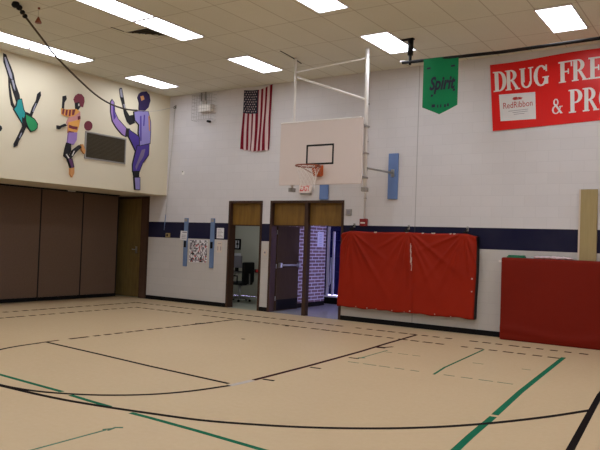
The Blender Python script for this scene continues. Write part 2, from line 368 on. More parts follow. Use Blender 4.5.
MURAL = {
 'diver': [
  ('leg', 'ink', [(-4.73, 5.24), (-4.663, 5.227), (-4.614, 5.126), (-4.541, 5.0), (-4.478, 4.871), (-4.423, 4.676), (-4.321, 4.469), (-4.304, 4.358), (-4.393, 4.31), (-4.469, 4.481), (-4.534, 4.652), (-4.596, 4.782), (-4.647, 4.914), (-4.716, 5.06)]),
  ('leg_patch', 'silver', [(-4.704, 5.165), (-4.672, 5.173), (-4.629, 5.082), (-4.565, 4.954), (-4.515, 4.842), (-4.501, 4.742), (-4.551, 4.772), (-4.592, 4.865), (-4.652, 4.994)]),
  ('leg_patch', 'silver', [(-4.523, 4.737), (-4.483, 4.746), (-4.443, 4.631), (-4.427, 4.531), (-4.47, 4.584)]),
  ('leg', 'ink', [(-4.596, 4.782), (-4.569, 4.768), (-4.545, 4.609), (-4.496, 4.393), (-4.463, 4.276), (-4.405, 4.198), (-4.435, 4.157), (-4.506, 4.226), (-4.548, 4.403), (-4.578, 4.602)]),
  ('swimsuit', 'teal', [(-4.361, 4.358), (-4.282, 4.388), (-4.225, 4.175), (-4.168, 4.102), (-4.216, 3.989), (-4.241, 3.901), (-4.326, 4.017), (-4.437, 4.151), (-4.388, 4.218)]),
  ('arm', 'ink', [(-4.199, 4.117), (-4.154, 4.146), (-4.066, 4.12), (-4.019, 4.27), (-3.941, 4.425), (-3.915, 4.573), (-3.846, 4.641), (-3.828, 4.559), (-3.892, 4.392), (-3.969, 4.222), (-4.028, 4.063), (-4.103, 4.063)]),
  ('arm_patch', 'silver', [(-4.019, 4.181), (-3.991, 4.271), (-3.948, 4.375), (-3.933, 4.361), (-3.971, 4.254), (-4.0, 4.168)]),
  ('arm', 'ink', [(-4.252, 4.024), (-4.145, 3.969), (-4.135, 3.856), (-4.209, 3.676), (-4.302, 3.51), (-4.329, 3.409), (-4.406, 3.373), (-4.41, 3.439), (-4.334, 3.601), (-4.235, 3.825)]),
  ('arm_patch', 'silver', [(-4.304, 3.589), (-4.259, 3.7), (-4.24, 3.692), (-4.287, 3.571)]),
  ('cap', 'green', [(-4.174, 4.086), (-4.063, 4.057), (-3.971, 4.018), (-3.899, 3.937), (-3.902, 3.855), (-3.952, 3.801), (-4.033, 3.762), (-4.098, 3.834), (-4.156, 3.951)]),
 ],
 'runner': [
  ('arm', 'ink', [(-3.288, 4.653), (-3.194, 4.687), (-3.174, 4.613), (-3.227, 4.527), (-3.233, 4.385), (-3.292, 4.374), (-3.287, 4.54)]),
  ('hair', 'maroon', [(-2.998, 4.637), (-2.958, 4.733), (-2.88, 4.794), (-2.785, 4.797), (-2.713, 4.739), (-2.7, 4.65), (-2.734, 4.511), (-2.811, 4.515), (-2.894, 4.556), (-2.962, 4.565)]),
  ('face', 'ink', [(-2.959, 4.561), (-2.851, 4.609), (-2.805, 4.509), (-2.871, 4.413), (-2.942, 4.439)]),
  ('eye', 'white', [(-2.873, 4.564), (-2.841, 4.571), (-2.838, 4.521), (-2.871, 4.515)]),
  ('shirt', 'mauve', [(-2.915, 4.428), (-2.81, 4.391), (-2.795, 4.218), (-2.817, 4.117), (-2.882, 3.912), (-3.125, 3.875), (-3.122, 4.022), (-3.163, 4.095), (-3.099, 4.226), (-3.017, 4.331)]),
  ('sleeve', 'gold', [(-3.31, 4.377), (-3.165, 4.382), (-2.915, 4.439), (-2.826, 4.399), (-2.96, 4.273), (-3.091, 4.228), (-3.217, 4.228), (-3.301, 4.257)]),
  ('sleeve_stripe', 'maroon', [(-3.281, 4.371), (-3.23, 4.376), (-3.244, 4.25), (-3.291, 4.263)]),
  ('sleeve_stripe', 'maroon', [(-3.193, 4.374), (-3.146, 4.378), (-3.16, 4.242), (-3.207, 4.252)]),
  ('sleeve_stripe', 'maroon', [(-3.109, 4.381), (-3.062, 4.394), (-3.076, 4.248), (-3.118, 4.245)]),
  ('sleeve_stripe', 'maroon', [(-3.026, 4.401), (-2.952, 4.423), (-2.983, 4.292), (-3.03, 4.274)]),
  ('shirt_band', 'gold', [(-3.121, 4.102), (-2.825, 4.218), (-2.827, 4.104), (-2.882, 3.912), (-3.125, 3.875), (-3.12, 4.022)]),
  ('shirt_stripe', 'maroon', [(-3.108, 4.051), (-3.001, 4.037), (-2.873, 4.045), (-2.885, 3.975), (-2.998, 3.971), (-3.11, 3.984)]),
  ('shirt_stripe', 'maroon', [(-3.117, 3.916), (-2.968, 3.912), (-2.967, 3.886), (-3.119, 3.867)]),
  ('shirt_spot', 'maroon', [(-2.874, 4.277), (-2.821, 4.298), (-2.809, 4.232), (-2.865, 4.2)]),
  ('arm', 'ink', [(-3.41, 3.988), (-3.338, 3.986), (-3.208, 4.057), (-3.159, 4.02), (-3.298, 3.958), (-3.342, 3.913), (-3.406, 3.916)]),
  ('shorts', 'lavender', [(-3.109, 3.877), (-2.887, 3.912), (-2.892, 3.744), (-2.966, 3.621), (-3.126, 3.647)]),
  ('leg', 'ink', [(-3.139, 3.65), (-3.038, 3.633), (-3.028, 3.478), (-3.073, 3.394), (-3.017, 3.323), (-3.066, 3.261), (-3.202, 3.345), (-3.185, 3.48)]),
  ('leg_patch', 'white', [(-3.17, 3.388), (-3.142, 3.397), (-3.069, 3.317), (-3.089, 3.296)]),
  ('leg', 'ink', [(-3.057, 3.341), (-2.989, 3.495), (-2.819, 3.635), (-2.757, 3.6), (-2.906, 3.454), (-3.009, 3.324)]),
  ('leg_patch', 'white', [(-3.014, 3.379), (-2.962, 3.492), (-2.94, 3.49), (-2.987, 3.372)]),
  ('foot', 'tan', [(-2.776, 3.661), (-2.725, 3.673), (-2.651, 3.528), (-2.672, 3.457), (-2.751, 3.538)]),
  ('leg', 'plum', [(-3.099, 3.291), (-3.007, 3.298), (-2.954, 3.136), (-3.01, 3.101)]),
  ('foot', 'tan', [(-3.039, 3.093), (-2.939, 3.12), (-2.93, 2.991), (-2.976, 2.894), (-3.027, 2.956)]),
 ],
 'kicker': [
  ('arm', 'ink', [(-1.715, 5.131), (-1.695, 5.176), (-1.631, 5.185), (-1.59, 5.053), (-1.533, 4.866), (-1.486, 4.694), (-1.362, 4.566), (-1.22, 4.615), (-1.183, 4.414), (-1.33, 4.336), (-1.438, 4.401), (-1.529, 4.567), (-1.596, 4.766), (-1.68, 4.957)]),
  ('hand', 'silver', [(-1.701, 5.11), (-1.679, 5.156), (-1.642, 5.159), (-1.611, 5.044), (-1.594, 4.963), (-1.662, 4.961)]),
  ('arm_patch', 'silver', [(-1.573, 4.809), (-1.53, 4.817), (-1.504, 4.689), (-1.535, 4.683)]),
  ('leg', 'lavender', [(-1.951, 4.784), (-1.918, 4.843), (-1.864, 4.789), (-1.831, 4.571), (-1.718, 4.413), (-1.448, 4.233), (-1.453, 4.043), (-1.571, 4.078), (-1.738, 4.201), (-1.876, 4.341), (-1.938, 4.551)]),
  ('leg_patch', 'violet', [(-1.895, 4.748), (-1.865, 4.753), (-1.836, 4.567), (-1.785, 4.457), (-1.847, 4.374), (-1.877, 4.536)]),
  ('knee_band', 'ink', [(-1.458, 4.242), (-1.338, 4.251), (-1.349, 4.046), (-1.478, 4.037)]),
  ('thigh', 'violet', [(-1.374, 4.221), (-1.181, 4.143), (-1.015, 4.077), (-0.976, 3.863), (-1.108, 3.701), (-1.245, 3.899), (-1.365, 4.054)]),
  ('leg', 'violet', [(-1.088, 3.86), (-0.697, 4.0), (-0.706, 3.686), (-0.895, 3.462), (-0.994, 3.226), (-1.191, 3.213), (-1.201, 3.394), (-1.135, 3.663)]),
  ('leg_patch', 'grey_lilac', [(-0.939, 3.781), (-0.821, 3.822), (-0.865, 3.64), (-1.018, 3.422), (-1.088, 3.266), (-1.124, 3.336), (-1.026, 3.57)]),
  ('shirt', 'lilac', [(-1.236, 4.672), (-1.09, 4.723), (-0.783, 4.769), (-0.692, 4.527), (-0.675, 4.277), (-0.676, 3.988), (-1.01, 3.883), (-1.021, 4.068), (-1.06, 4.187), (-1.058, 4.395), (-1.194, 4.487)]),
  ('shirt_stripe', 'violet', [(-1.044, 4.612), (-0.999, 4.62), (-0.964, 4.002), (-1.004, 3.996)]),
  ('shirt_stripe', 'violet', [(-0.921, 4.659), (-0.888, 4.665), (-0.893, 4.388), (-0.926, 4.382)]),
  ('shirt_stripe', 'tan', [(-0.774, 4.66), (-0.74, 4.666), (-0.699, 4.293), (-0.726, 4.289)]),
  ('hair', 'indigo', [(-1.14, 5.048), (-1.1, 5.148), (-1.018, 5.215), (-0.874, 5.257), (-0.766, 5.191), (-0.728, 5.055), (-0.782, 4.873), (-0.926, 4.738), (-1.08, 4.73), (-1.081, 4.928)]),
  ('face', 'tan', [(-1.071, 5.092), (-0.971, 5.132), (-0.933, 5.047), (-1.026, 4.989)]),
  ('knee_band', 'ink', [(-1.196, 3.229), (-1.002, 3.25), (-1.002, 3.079), (-1.151, 3.064)]),
  ('shin', 'lilac', [(-1.148, 3.069), (-0.98, 3.086), (-0.964, 2.794), (-1.104, 2.79)]),
 ],
 'ball': [
  ('', 'maroon', [(-2.452, 4.137), (-2.455, 4.101), (-2.47, 4.067), (-2.494, 4.038), (-2.525, 4.017), (-2.56, 4.006), (-2.595, 4.006), (-2.628, 4.017), (-2.654, 4.037), (-2.672, 4.066), (-2.679, 4.099), (-2.675, 4.134), (-2.661, 4.168), (-2.637, 4.197), (-2.607, 4.218), (-2.572, 4.229), (-2.536, 4.23), (-2.504, 4.219), (-2.477, 4.199), (-2.459, 4.17)]),
 ],
 'hand': [
  ('', 'ink', [(-4.919, 3.847), (-4.787, 3.789), (-4.694, 3.76), (-4.675, 3.714), (-4.698, 3.662), (-4.8, 3.625), (-4.909, 3.648)]),
 ],
}
H = 5.30                      # ceiling height
XZ = lambda u, t, z: (u, t, z)            # walls that run along X
YZ = lambda u, t, z: (t, u, z)            # walls that run along Y
XR, YF, XL = 21.5, -17.5, -2.6            # far side wall, wall behind the viewer, recess behind the partition

# ================================================================== the setting
floor = struct('floor', box(XL, YF, -0.12, XR, 0.0, 0.0), 'floor', 'tan vinyl gym floor with black, brown and green court lines', 'floor')
ceiling = struct('ceiling', box(XL, YF, H, XR, 0.2, H + 0.12), 'ceiling', 'stained tan ceiling of acoustic tiles in long rectangles', 'ceiling')
H1 = (-1.95, -0.60, 0, 2.70); H2 = (2.127, 3.14, 0, 2.57); H3 = (3.372, 5.334, 0, 2.57)
struct('wall_back', wall_mesh(XL, XR, 0, H, [H1, H2, H3], XZ, 0.0, 0.2), 'block', 'pale painted block wall with a navy stripe and beige lower band', 'wall')
struct('wall_left', box(XL, YF, 2.717, 0.0, 0.0, H), 'cream', 'cream upper wall overhanging the brown folding partition', 'wall')
struct('wall_left_recess', box(XL - 0.15, YF, 0, XL, 0.0, 2.717), 'block_plain', 'block wall of the recess behind the folding partition', 'wall')
struct('wall_right', box(XR, YF, 0, XR + 0.2, 0.2, H), 'block_plain', 'pale block side wall at the far side of the gym', 'wall')
struct('wall_front', box(XL, YF - 0.2, 0, XR, YF, H), 'block_plain', 'pale block wall behind the viewer', 'wall')
bb = bm_new()
for a, b in ((-0.60, 2.127), (3.14, 3.372), (5.334, XR)): add_box(bb, a, -0.014, 0, b, 0.0, 0.10)
struct('baseboard_back', bb, 'rubber', 'black rubber cove base along the block wall', 'baseboard')

# door frames ------------------------------------------------------
def frame_bm(x0, x1, top, w=0.055, y0=-0.018, y1=0.2):
    bm = bm_new()
    add_box(bm, x0, y0, 0, x0 + w, y1, top); add_box(bm, x1 - w, y0, 0, x1, y1, top)
    add_box(bm, x0 + w, y0, top - w, x1 - w, y1, top)
    return bm
d1 = struct_root('door_1', (-1.27, 0, 0), 'tall brown wooden door beside the folding partition', 'door')
obj('door_frame', frame_bm(-1.95, -0.60, 2.70, 0.06), 'frame_brown', d1)
obj('side_casing', box(-0.875, -0.016, 0, -0.66, 0.12, 2.64), 'casing', d1); obj('side_joint', box(-0.90, 0.0, 0, -0.875, 0.12, 2.64), 'black', d1)
obj('door_leaf', box(-1.885, 0.05, 0.012, -0.90, 0.095, 2.635), 'door_wood', d1)
hb = bm_new(); add_box(hb, -1.12, 0.038, 1.18, -1.06, 0.05, 1.36); add_tube(hb, [(-1.09, 0.05, 1.28), (-1.09, 0.0, 1.28), (-1.20, -0.005, 1.28)], 0.013)
obj('handle', hb, 'chrome', d1)
obj('backing', box(-1.95, 0.205, 0, -0.60, 0.23, 2.70), 'black', d1)

d2 = struct_root('door_2', (2.63, 0, 0), 'open office doorway with brown frame and plywood panel overhead', 'door')
obj('door_frame', frame_bm(2.127, 3.14, 2.57), 'frame_brown', d2)
obj('transom_panel', box(2.182, 0.085, 2.0, 3.085, 0.11, 2.515), 'ply', d2)
obj('transom_bar', box(2.182, 0.07, 1.975, 3.085, 0.125, 2.0), 'frame_brown', d2)

d3 = struct_root('door_3', (4.35, 0, 0), 'double doorway with plywood panels overhead, one leaf swung open', 'door')
obj('door_frame', frame_bm(3.372, 5.334, 2.57), 'frame_brown', d3)
obj('mullion', box(4.325, -0.01, 0, 4.415, 0.125, 2.515), 'frame_brown', d3)
obj('transom_panel', box(3.427, 0.085, 2.015, 4.325, 0.11, 2.515), 'ply', d3)
obj('transom_panel', box(4.415, 0.085, 2.015, 5.279, 0.11, 2.515), 'ply', d3)
obj('transom_bar', box(3.427, 0.07, 1.99, 4.325, 0.125, 2.015), 'frame_brown', d3)
lf = obj('door_leaf', box(3.405, 0.215, 0.012, 3.45, 1.13, 2.0), 'door_grey', d3)
pb = bm_new(); add_tube(pb, [(3.52, 0.32, 1.075), (3.52, 1.08, 1.075)], 0.024)
add_box(pb, 3.45, 0.27, 1.02, 3.53, 0.34, 1.13, bevel=0.008); add_box(pb, 3.45, 1.05, 1.02, 3.53, 1.12, 1.13, bevel=0.008)
obj('push_bar', pb, 'chrome', lf)
obj('kick_plate', box(3.45, 0.24, 0.03, 3.455, 1.11, 0.27), 'rubber', lf)
hg = bm_new()
for z in (0.25, 1.0, 1.8): add_tube(hg, [(3.44, 0.207, z), (3.44, 0.207, z + 0.1)], 0.008)
obj('hinge', hg, 'chrome', lf)

# hallway behind the double doorway ---------------------------------
struct('floor_corridor', box(3.25, 0.0, -0.12, 6.7, 3.4, 0.0), 'hall_floor', 'shiny pale hallway floor seen through the double doorway', 'floor').location.z = -0.001
struct('wall_corridor', box(3.15, 0.2, 0, 3.3, 2.62, 2.75), 'brick', 'red brick hallway wall behind the double doorway', 'wall')
struct('baseboard_corridor', box(3.3, 1.16, 0, 3.315, 2.60, 0.11), 'rubber', 'dark base along the brick hallway wall', 'baseboard')
struct('ceiling_corridor', box(2.8, 0.2, 2.75, 6.8, 3.4, 2.85), 'ceiling', 'low ceiling of the hallway', 'ceiling')
struct('wall_corridor_end', wall_mesh(2.9, 6.7, 0, 2.75, [(3.0, 3.62, 0.22, 2.15)], XZ, 3.1, 3.25), 'block_plain', 'hallway end wall holding the windows', 'wall')
struct('wall_corridor_side', wall_mesh(0.2, 3.4, 0, 2.75, [(1.75, 3.02, 0.4, 2.6)], YZ, 6.6, 6.75), 'block_plain', 'pale wall closing the far end of the hallway', 'wall')
struct('wall_corridor_return', box(2.8, 2.62, 0, 2.95, 3.4, 2.75), 'block_plain', 'short return wall beyond the brick corner', 'wall')
struct('floor_corridor_corner', box(2.8, 2.6, -0.12, 3.25, 3.4, -0.001), 'hall_floor', 'shiny hallway floor round the brick corner', 'floor')
w1 = struct_root('window_1', (3.3, 3.1, 0.22), 'narrow window with pale upright bars at the hallway end', 'window')
fb = bm_new()
for a, b in ((3.0, 3.09), (3.55, 3.62)): add_box(fb, a, 3.06, 0.22, b, 3.16, 2.15)
add_box(fb, 3.09, 3.06, 2.08, 3.55, 3.16, 2.15)
for z in (0.85, 1.28, 1.7): add_box(fb, 3.09, 3.09, z, 3.55, 3.13, z + 0.025)
obj('window_frame', fb, 'navy_metal', w1)
for a, b, z in ((3.10, 3.17, 2.08), (3.27, 3.33, 1.95)):
    obj('upright_bar', box(a, 3.02, 0.24, b, 3.06, z), 'alu', w1)
obj('latch_rod', tube([(3.12, 3.03, 0.42), (3.24, 3.0, 0.55), (3.25, 3.0, 1.25)], 0.014), 'alu', w1)
obj('sill', box(3.0, 2.98, 0.18, 3.62, 3.10, 0.22), 'alu', w1)
obj('pane', box(3.09, 3.115, 0.24, 3.55, 3.12, 2.08), 'dark_pane', w1)
struct('trim_corridor', box(3.0, 3.05, 0.0, 3.62, 3.10, 0.18), 'black', 'dark panel under the hallway window', 'trim')
w2 = struct_root('window_2', (6.65, 2.38, 0.4), 'hallway side window that lets the daylight in', 'window')
fb = bm_new()
for y in (1.75, 2.36, 2.96): add_box(fb, 6.6, y, 0.4, 6.7, y + 0.06, 2.6)
add_box(fb, 6.6, 1.81, 0.4, 6.7, 2.96, 0.46); add_box(fb, 6.6, 1.81, 2.54, 6.7, 2.96, 2.6)
obj('window_frame', fb, 'alu', w2)
obj('pane', box(6.65, 1.81, 0.46, 6.655, 2.96, 2.54), 'pane', w2)

# office behind the single doorway ----------------------------------
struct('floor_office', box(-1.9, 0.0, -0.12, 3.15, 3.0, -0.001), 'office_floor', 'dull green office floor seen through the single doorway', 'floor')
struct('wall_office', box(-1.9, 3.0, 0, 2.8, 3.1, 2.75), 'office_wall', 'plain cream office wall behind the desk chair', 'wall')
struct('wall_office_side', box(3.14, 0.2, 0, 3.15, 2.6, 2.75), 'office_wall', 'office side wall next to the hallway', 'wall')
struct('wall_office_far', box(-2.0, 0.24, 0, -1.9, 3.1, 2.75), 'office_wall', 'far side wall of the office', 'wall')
struct('ceiling_office', box(-2.0, 0.2, 2.75, 2.9, 3.1, 2.85), 'ceiling', 'low ceiling of the office', 'ceiling')

# ================================================================== floor markings (paint and tape on the floor)
def smooth(p, n=5):
    out = []; P = [Vector(p[0])] + [Vector(q) for q in p] + [Vector(p[-1])]
    for i in range(1, len(P) - 2):
        for k in range(n):
            t = k / n; a, b, c, d = P[i - 1], P[i], P[i + 1], P[i + 2]
            out.append(0.5 * ((2 * b) + (c - a) * t + (2 * a - 5 * b + 4 * c - d) * t * t + (3 * b - a - 3 * c + d) * t ** 3))
    return out + [P[-1]]
def strip(bm, pts, w, z0=0.0004, z1=0.0022):
    """flat tape along a polyline"""
    P = [Vector((p[0], p[1], 0)) for p in pts]; L = []; n = len(P)
    for i in range(n):
        t = (P[min(i + 1, n - 1)] - P[max(i - 1, 0)]).normalized(); s = Vector((-t.y, t.x, 0)) * (w / 2)
        L.append([bm.verts.new(q + Vector((0, 0, z))) for q, z in ((P[i] + s, z1), (P[i] - s, z1), (P[i] - s, z0), (P[i] + s, z0))])
    for i in range(n - 1):
        for k in range(4): bm.faces.new((L[i][k], L[i + 1][k], L[i + 1][(k + 1) % 4], L[i][(k + 1) % 4]))
    bm.faces.new(L[0]); bm.faces.new(L[-1][::-1])
    return bm
def dashes(bm, a, b, w, period=0.2286, duty=0.68, jit=0.2, skip=0.03, **k):
    a, b = Vector(a), Vector(b); L = (b - a).length; d = (b - a) / L; n = int(L / period)
    for i in range(n):
        if random.random() < skip: continue
        s = i * period + random.uniform(0, jit) * period * 0.4; e = s + period * duty * random.uniform(0.7, 1.15)
        p, q = a + d * s, a + d * min(e, L); strip(bm, [tuple(p), tuple(q)], w, **k)
    return bm
def arc(cx, cy, r, a0, a1, n=72):
    return [(cx + r * math.cos(math.radians(a0 + (a1 - a0) * i / n)), cy + r * math.sin(math.radians(a0 + (a1 - a0) * i / n))) for i in range(n + 1)]
bm = bm_new(); dashes(bm, (0.05, -0.93), (12.5, -0.93), 0.085); obj('boundary_line', bm, 'line_brown', floor)
bm = bm_new(); dashes(bm, (0.87, -1.70), (10.25, -1.70), 0.075); obj('boundary_line', bm, 'line_brown', floor)
bm = bm_new(); dashes(bm, (0.05, -0.95), (0.05, -9), 0.085); obj('boundary_line', bm, 'line_brown', floor)
bm = bm_new(); dashes(bm, (0.87, -1.8), (0.87, -9), 0.075); obj('boundary_line', bm, 'line_brown', floor)
bm = bm_new(); dashes(bm, (3.86, -1.72), (3.80, -5.95), 0.07, duty=0.78, skip=0.0); strip(bm, [(3.80, -5.95), (3.83, -6.35)], 0.05); obj('lane_line', bm, 'line_brown', floor)
bm = bm_new(); strip(bm, [(7.77, -6.2), (7.76, -5.6), (7.75, -5.0), (7.68, -3.4), (7.60, -2.4), (7.52, -0.98)], 0.06); obj('lane_line', bm, 'line_red', floor)
bm = bm_new(); strip(bm, [(3.85, -6.19), (5.2, -6.32), (6.3, -6.44), (7.68, -6.55)], 0.052); obj('free_throw_line', bm, 'line_black', floor)
bm = bm_new()
pts = [(3.84, -6.3), (3.87, -6.65), (3.97, -7.02), (4.17, -7.42), (4.5, -7.8), (4.95, -8.08), (5.45, -8.24), (5.95, -8.27), (6.36, -8.22), (6.70, -8.10), (7.08, -7.87), (7.42, -7.52), (7.62, -7.13), (7.73, -6.72), (7.75, -6.62)]
strip(bm, smooth(pts, 4), 0.055); obj('free_throw_arc', bm, 'line_black', floor)
bm = bm_new(); strip(bm, [(7.76, -6.62), (7.77, -6.22)], 0.075); obj('worn_patch', bm, 'patch_white', floor)
bm = bm_new()
pts = [(2.5, -7.3), (3.4, -7.82), (4.3, -8.12), (5.2, -8.26), (5.93, -8.285), (6.80, -8.255), (7.44, -8.16), (7.98, -8.04), (8.48, -7.91), (8.90, -7.72), (9.29, -7.50), (9.65, -7.24), (10.00, -6.93), (10.32, -6.57), (10.64, -6.11), (10.97, -5.53), (11.24, -4.96)]
strip(bm, smooth(pts, 4), 0.058, 0.0004, 0.0026); obj('three_point_arc', bm, 'line_black', floor)
bm = bm_new(); strip(bm, [(11.12, -2.2), (11.18, -4.09), (11.265, -5.2), (11.37, -6.56), (11.48, -8.2)], 0.065); obj('sideline', bm, 'line_black', floor)
bm = bm_new(); strip(bm, [(3.5, -7.90), (5.44, -7.97), (6.68, -8.035)], 0.055, 0.0004, 0.0016); strip(bm, [(6.86, -8.07), (7.2, -8.10), (7.52, -8.12)], 0.055, 0.0004, 0.0016); strip(bm, [(7.83, -8.145), (8.1, -8.15), (8.71, -8.18), (9.4, -8.23), (10.6, -8.3)], 0.055, 0.0004, 0.0016)
obj('court_line', bm, 'line_green', floor)
bm = bm_new(); strip(bm, [(10.235, -1.56), (10.34, -3.4), (10.41, -4.57), (10.515, -5.86)], 0.07, 0.0004, 0.0016); strip(bm, [(10.525, -5.94), (10.58, -6.75), (10.62, -7.2), (10.68, -8.3)], 0.07, 0.0004, 0.0016)
obj('court_line', bm, 'line_green', floor)
bm = bm_new(); strip(bm, [(8.10, -9.9), (8.095, -8.66)], 0.022); strip(bm, [(8.07, -8.67), (8.10, -8.60), (8.12, -8.66), (8.10, -8.56), (8.15, -8.52)], 0.022, 0.0004, 0.004); obj('loose_tape', bm, 'line_teal', floor)
bm = bm_new(); dashes(bm, (7.97, -4.32), (10.36, -4.2), 0.022, duty=0.75, skip=0.1); dashes(bm, (7.95, -3.16), (10.3, -3.05), 0.013, duty=0.6, skip=0.3); obj('game_box', bm, 'line_teal', floor)
bm = bm_new(); strip(bm, [(9.24, -4.32), (9.16, -3.74), (9.04, -1.74)], 0.03); obj('game_line', bm, 'line_green', floor)
bm = bm_new(); strip(bm, [(7.96, -3.95), (7.93, -3.0)], 0.02); strip(bm, [(7.93, -3.95), (8.0, -3.87)], 0.05); obj('game_line', bm, 'line_teal', floor)
bm = bm_new(); strip(bm, [(7.62, -2.84), (7.70, -2.82), (7.80, -2.80)], 0.13); strip(bm, [(7.74, -2.86), (7.83, -2.6)], 0.05); obj('tape_scrap', bm, 'line_red', floor)
for y in (-6.085, -5.05, -4.02):
    bm = bm_new(); strip(bm, [(7.82, y), (7.97, y + 0.02)], 0.05); obj('lane_mark', bm, 'line_black', floor)
bm = bm_new(); strip(bm, [(3.77, -2.85), (3.87, -2.63)], 0.05); strip(bm, [(3.86, -2.95), (3.88, -2.5)], 0.05); obj('tape_scrap', bm, 'line_black', floor)
bm = bm_new(); strip(bm, [(5.13, -1.77), (5.21, -1.77)], 0.07); strip(bm, [(5.62, -3.74), (5.68, -3.73)], 0.04); obj('floor_scuff', bm, 'line_black', floor)

# ================================================================== ceiling: lights, vent, slot
def light(xc, y0, y1, label, group):
    t = thing('ceiling_light', (xc, (y0 + y1) / 2, H), label, 'ceiling light', group)
    f = bm_new(); a, b = xc - 0.275, xc + 0.275; w = 0.02
    for q in ((a, y0, a + w, y1), (b - w, y0, b, y1), (a + w, y0, b - w, y0 + w), (a + w, y1 - w, b - w, y1)):
        add_box(f, q[0], q[1], H - 0.025, q[2], q[3], H - 0.001)
    obj('light_frame', f, 'light_frame', t)
    obj('diffuser', box(a + w, y0 + w, H - 0.017, b - w, y1 - w, H - 0.004), 'tube', t)
    return t
G = 'fluorescent ceiling lights of the gym'
COLX = [0.89, 4.09, 7.13, 10.09, 13.15, 16.2, 19.25]
R1 = (-2.22, -0.99); R2 = (-4.75, -3.55); R3 = (-5.96, -4.77)
SHIFT = [0.16, 0.0, -0.09, 0.0, 0, 0, 0]      # the rows do not line up exactly from column to column
vis = {(0, R1): 'ceiling light over the corner, above the purple kicking figure', (0, R2): 'ceiling light crossed by the sagging rope near the cream wall',
       (0, R3): 'ceiling light above the green-capped diver figure', (1, R1): 'ceiling light in front of the hanging flag',
       (1, R2): 'ceiling light right beside the dark ceiling vent', (1, R3): 'long ceiling light cut by picture top, end to end with the one beside the vent',
       (2, R1): 'ceiling light next to the black pipe hanger and white backboard pole', (2, R2): 'ceiling light barely showing at the picture top, above the backboard',
       (3, R1): 'ceiling light above the red lettered banner'}
REST = 'recessed ceiling light beyond the picture edge over the rest of the gym'
for i, x in enumerate(COLX):
    for r in (R1, R2, R3, (-9.65, -8.44), (-10.87, -9.66), (-14.4, -13.2), (-15.62, -14.42)):
        light(x - (0.06 if (i, r) in ((1, R1), (0, R1)) else 0), r[0] + SHIFT[i], r[1] + SHIFT[i], vis.get((i, r), REST), G)
ol = thing('ceiling_light', (0.9, 1.6, 2.75), 'small office ceiling light out of sight above the desk chair', 'ceiling light')
obj('light_frame', box(0.55, 1.3, 2.715, 1.25, 1.9, 2.749), 'light_frame', ol); obj('diffuser', box(0.6, 1.35, 2.70, 1.2, 1.85, 2.715), 'tube', ol)

vt = thing('ceiling_vent', (3.52, -4.1, H), 'square ceiling vent with black opening beside bright light panel', 'vent')
f = bm_new()
for q in ((3.2, -4.42, 3.80, -4.39), (3.2, -3.83, 3.80, -3.80), (3.2, -4.39, 3.23, -3.83), (3.77, -4.39, 3.80, -3.83)): add_box(f, q[0], q[1], H - 0.016, q[2], q[3], H - 0.001)
obj('vent_frame', f, 'ceiling', vt)
lo = lambda u, v, d: (u, v, d)
obj('vent_opening', add_prism(bm_new(), [(3.23, -4.39), (3.77, -4.39), (3.77, -3.9)], lo, H - 0.003, H - 0.012), 'black', vt)
obj('deflector_blade', add_prism(bm_new(), [(3.23, -4.37), (3.76, -3.87), (3.76, -3.83), (3.23, -3.83)], lo, H - 0.003, H - 0.02), 'ceiling', vt)
lv = bm_new()
for k in range(5):
    a = -4.33 + k * 0.08; add_box(lv, 3.26 + (a + 4.36) * 1.05 + 0.03, a, H - 0.024, 3.76, a + 0.012, H - 0.012)
obj('louver', lv, 'louver', vt)
bm = bm_new(); strip(bm, [(3.19, -4.70), (3.21, -4.42)], 0.02, H - 0.004, H - 0.0005); obj('tile_gap', bm, 'black', ceiling)
bm = bm_new(); strip(bm, [(5.04, -2.15), (4.98, -1.62), (4.90, -1.2)], 0.03, H - 0.004, H - 0.0005)
obj('tile_gap', bm, 'black', ceiling)
# ================================================================== folding partition
pt = thing('folding_partition', (-1.46, -4, 0), 'brown cloth folding partition wall closing off the stage', 'partition')
ys = [-0.30, -1.45, -2.665, -3.88, -5.095, -6.31]
for a, b in zip(ys, ys[1:]):
    p = obj('partition_panel', box(-1.51, b + 0.018, 0.10, -1.46, a - 0.018, 2.675, bevel=0.006), 'partition', pt)
    obj('bottom_seal', box(-1.505, b + 0.018, 0.012, -1.452, a - 0.018, 0.095), 'rubber', p)
sl = bm_new()
for y in ys[1:-1]: add_box(sl, -1.515, y - 0.018, 0.012, -1.461, y + 0.018, 2.675)
obj('hinge_seam', sl, 'black', pt)
obj('top_track', box(-1.53, -6.3, 2.68, -1.44, -0.3, 2.716), 'black', pt)
obj('end_post', box(-1.515, -0.31, 0.012, -1.455, -0.285, 2.675), 'black', pt)
tk = obj('white_sticker', box(-1.44, -1.95, 2.69, -1.437, -1.72, 2.71), 'white_tape', pt)

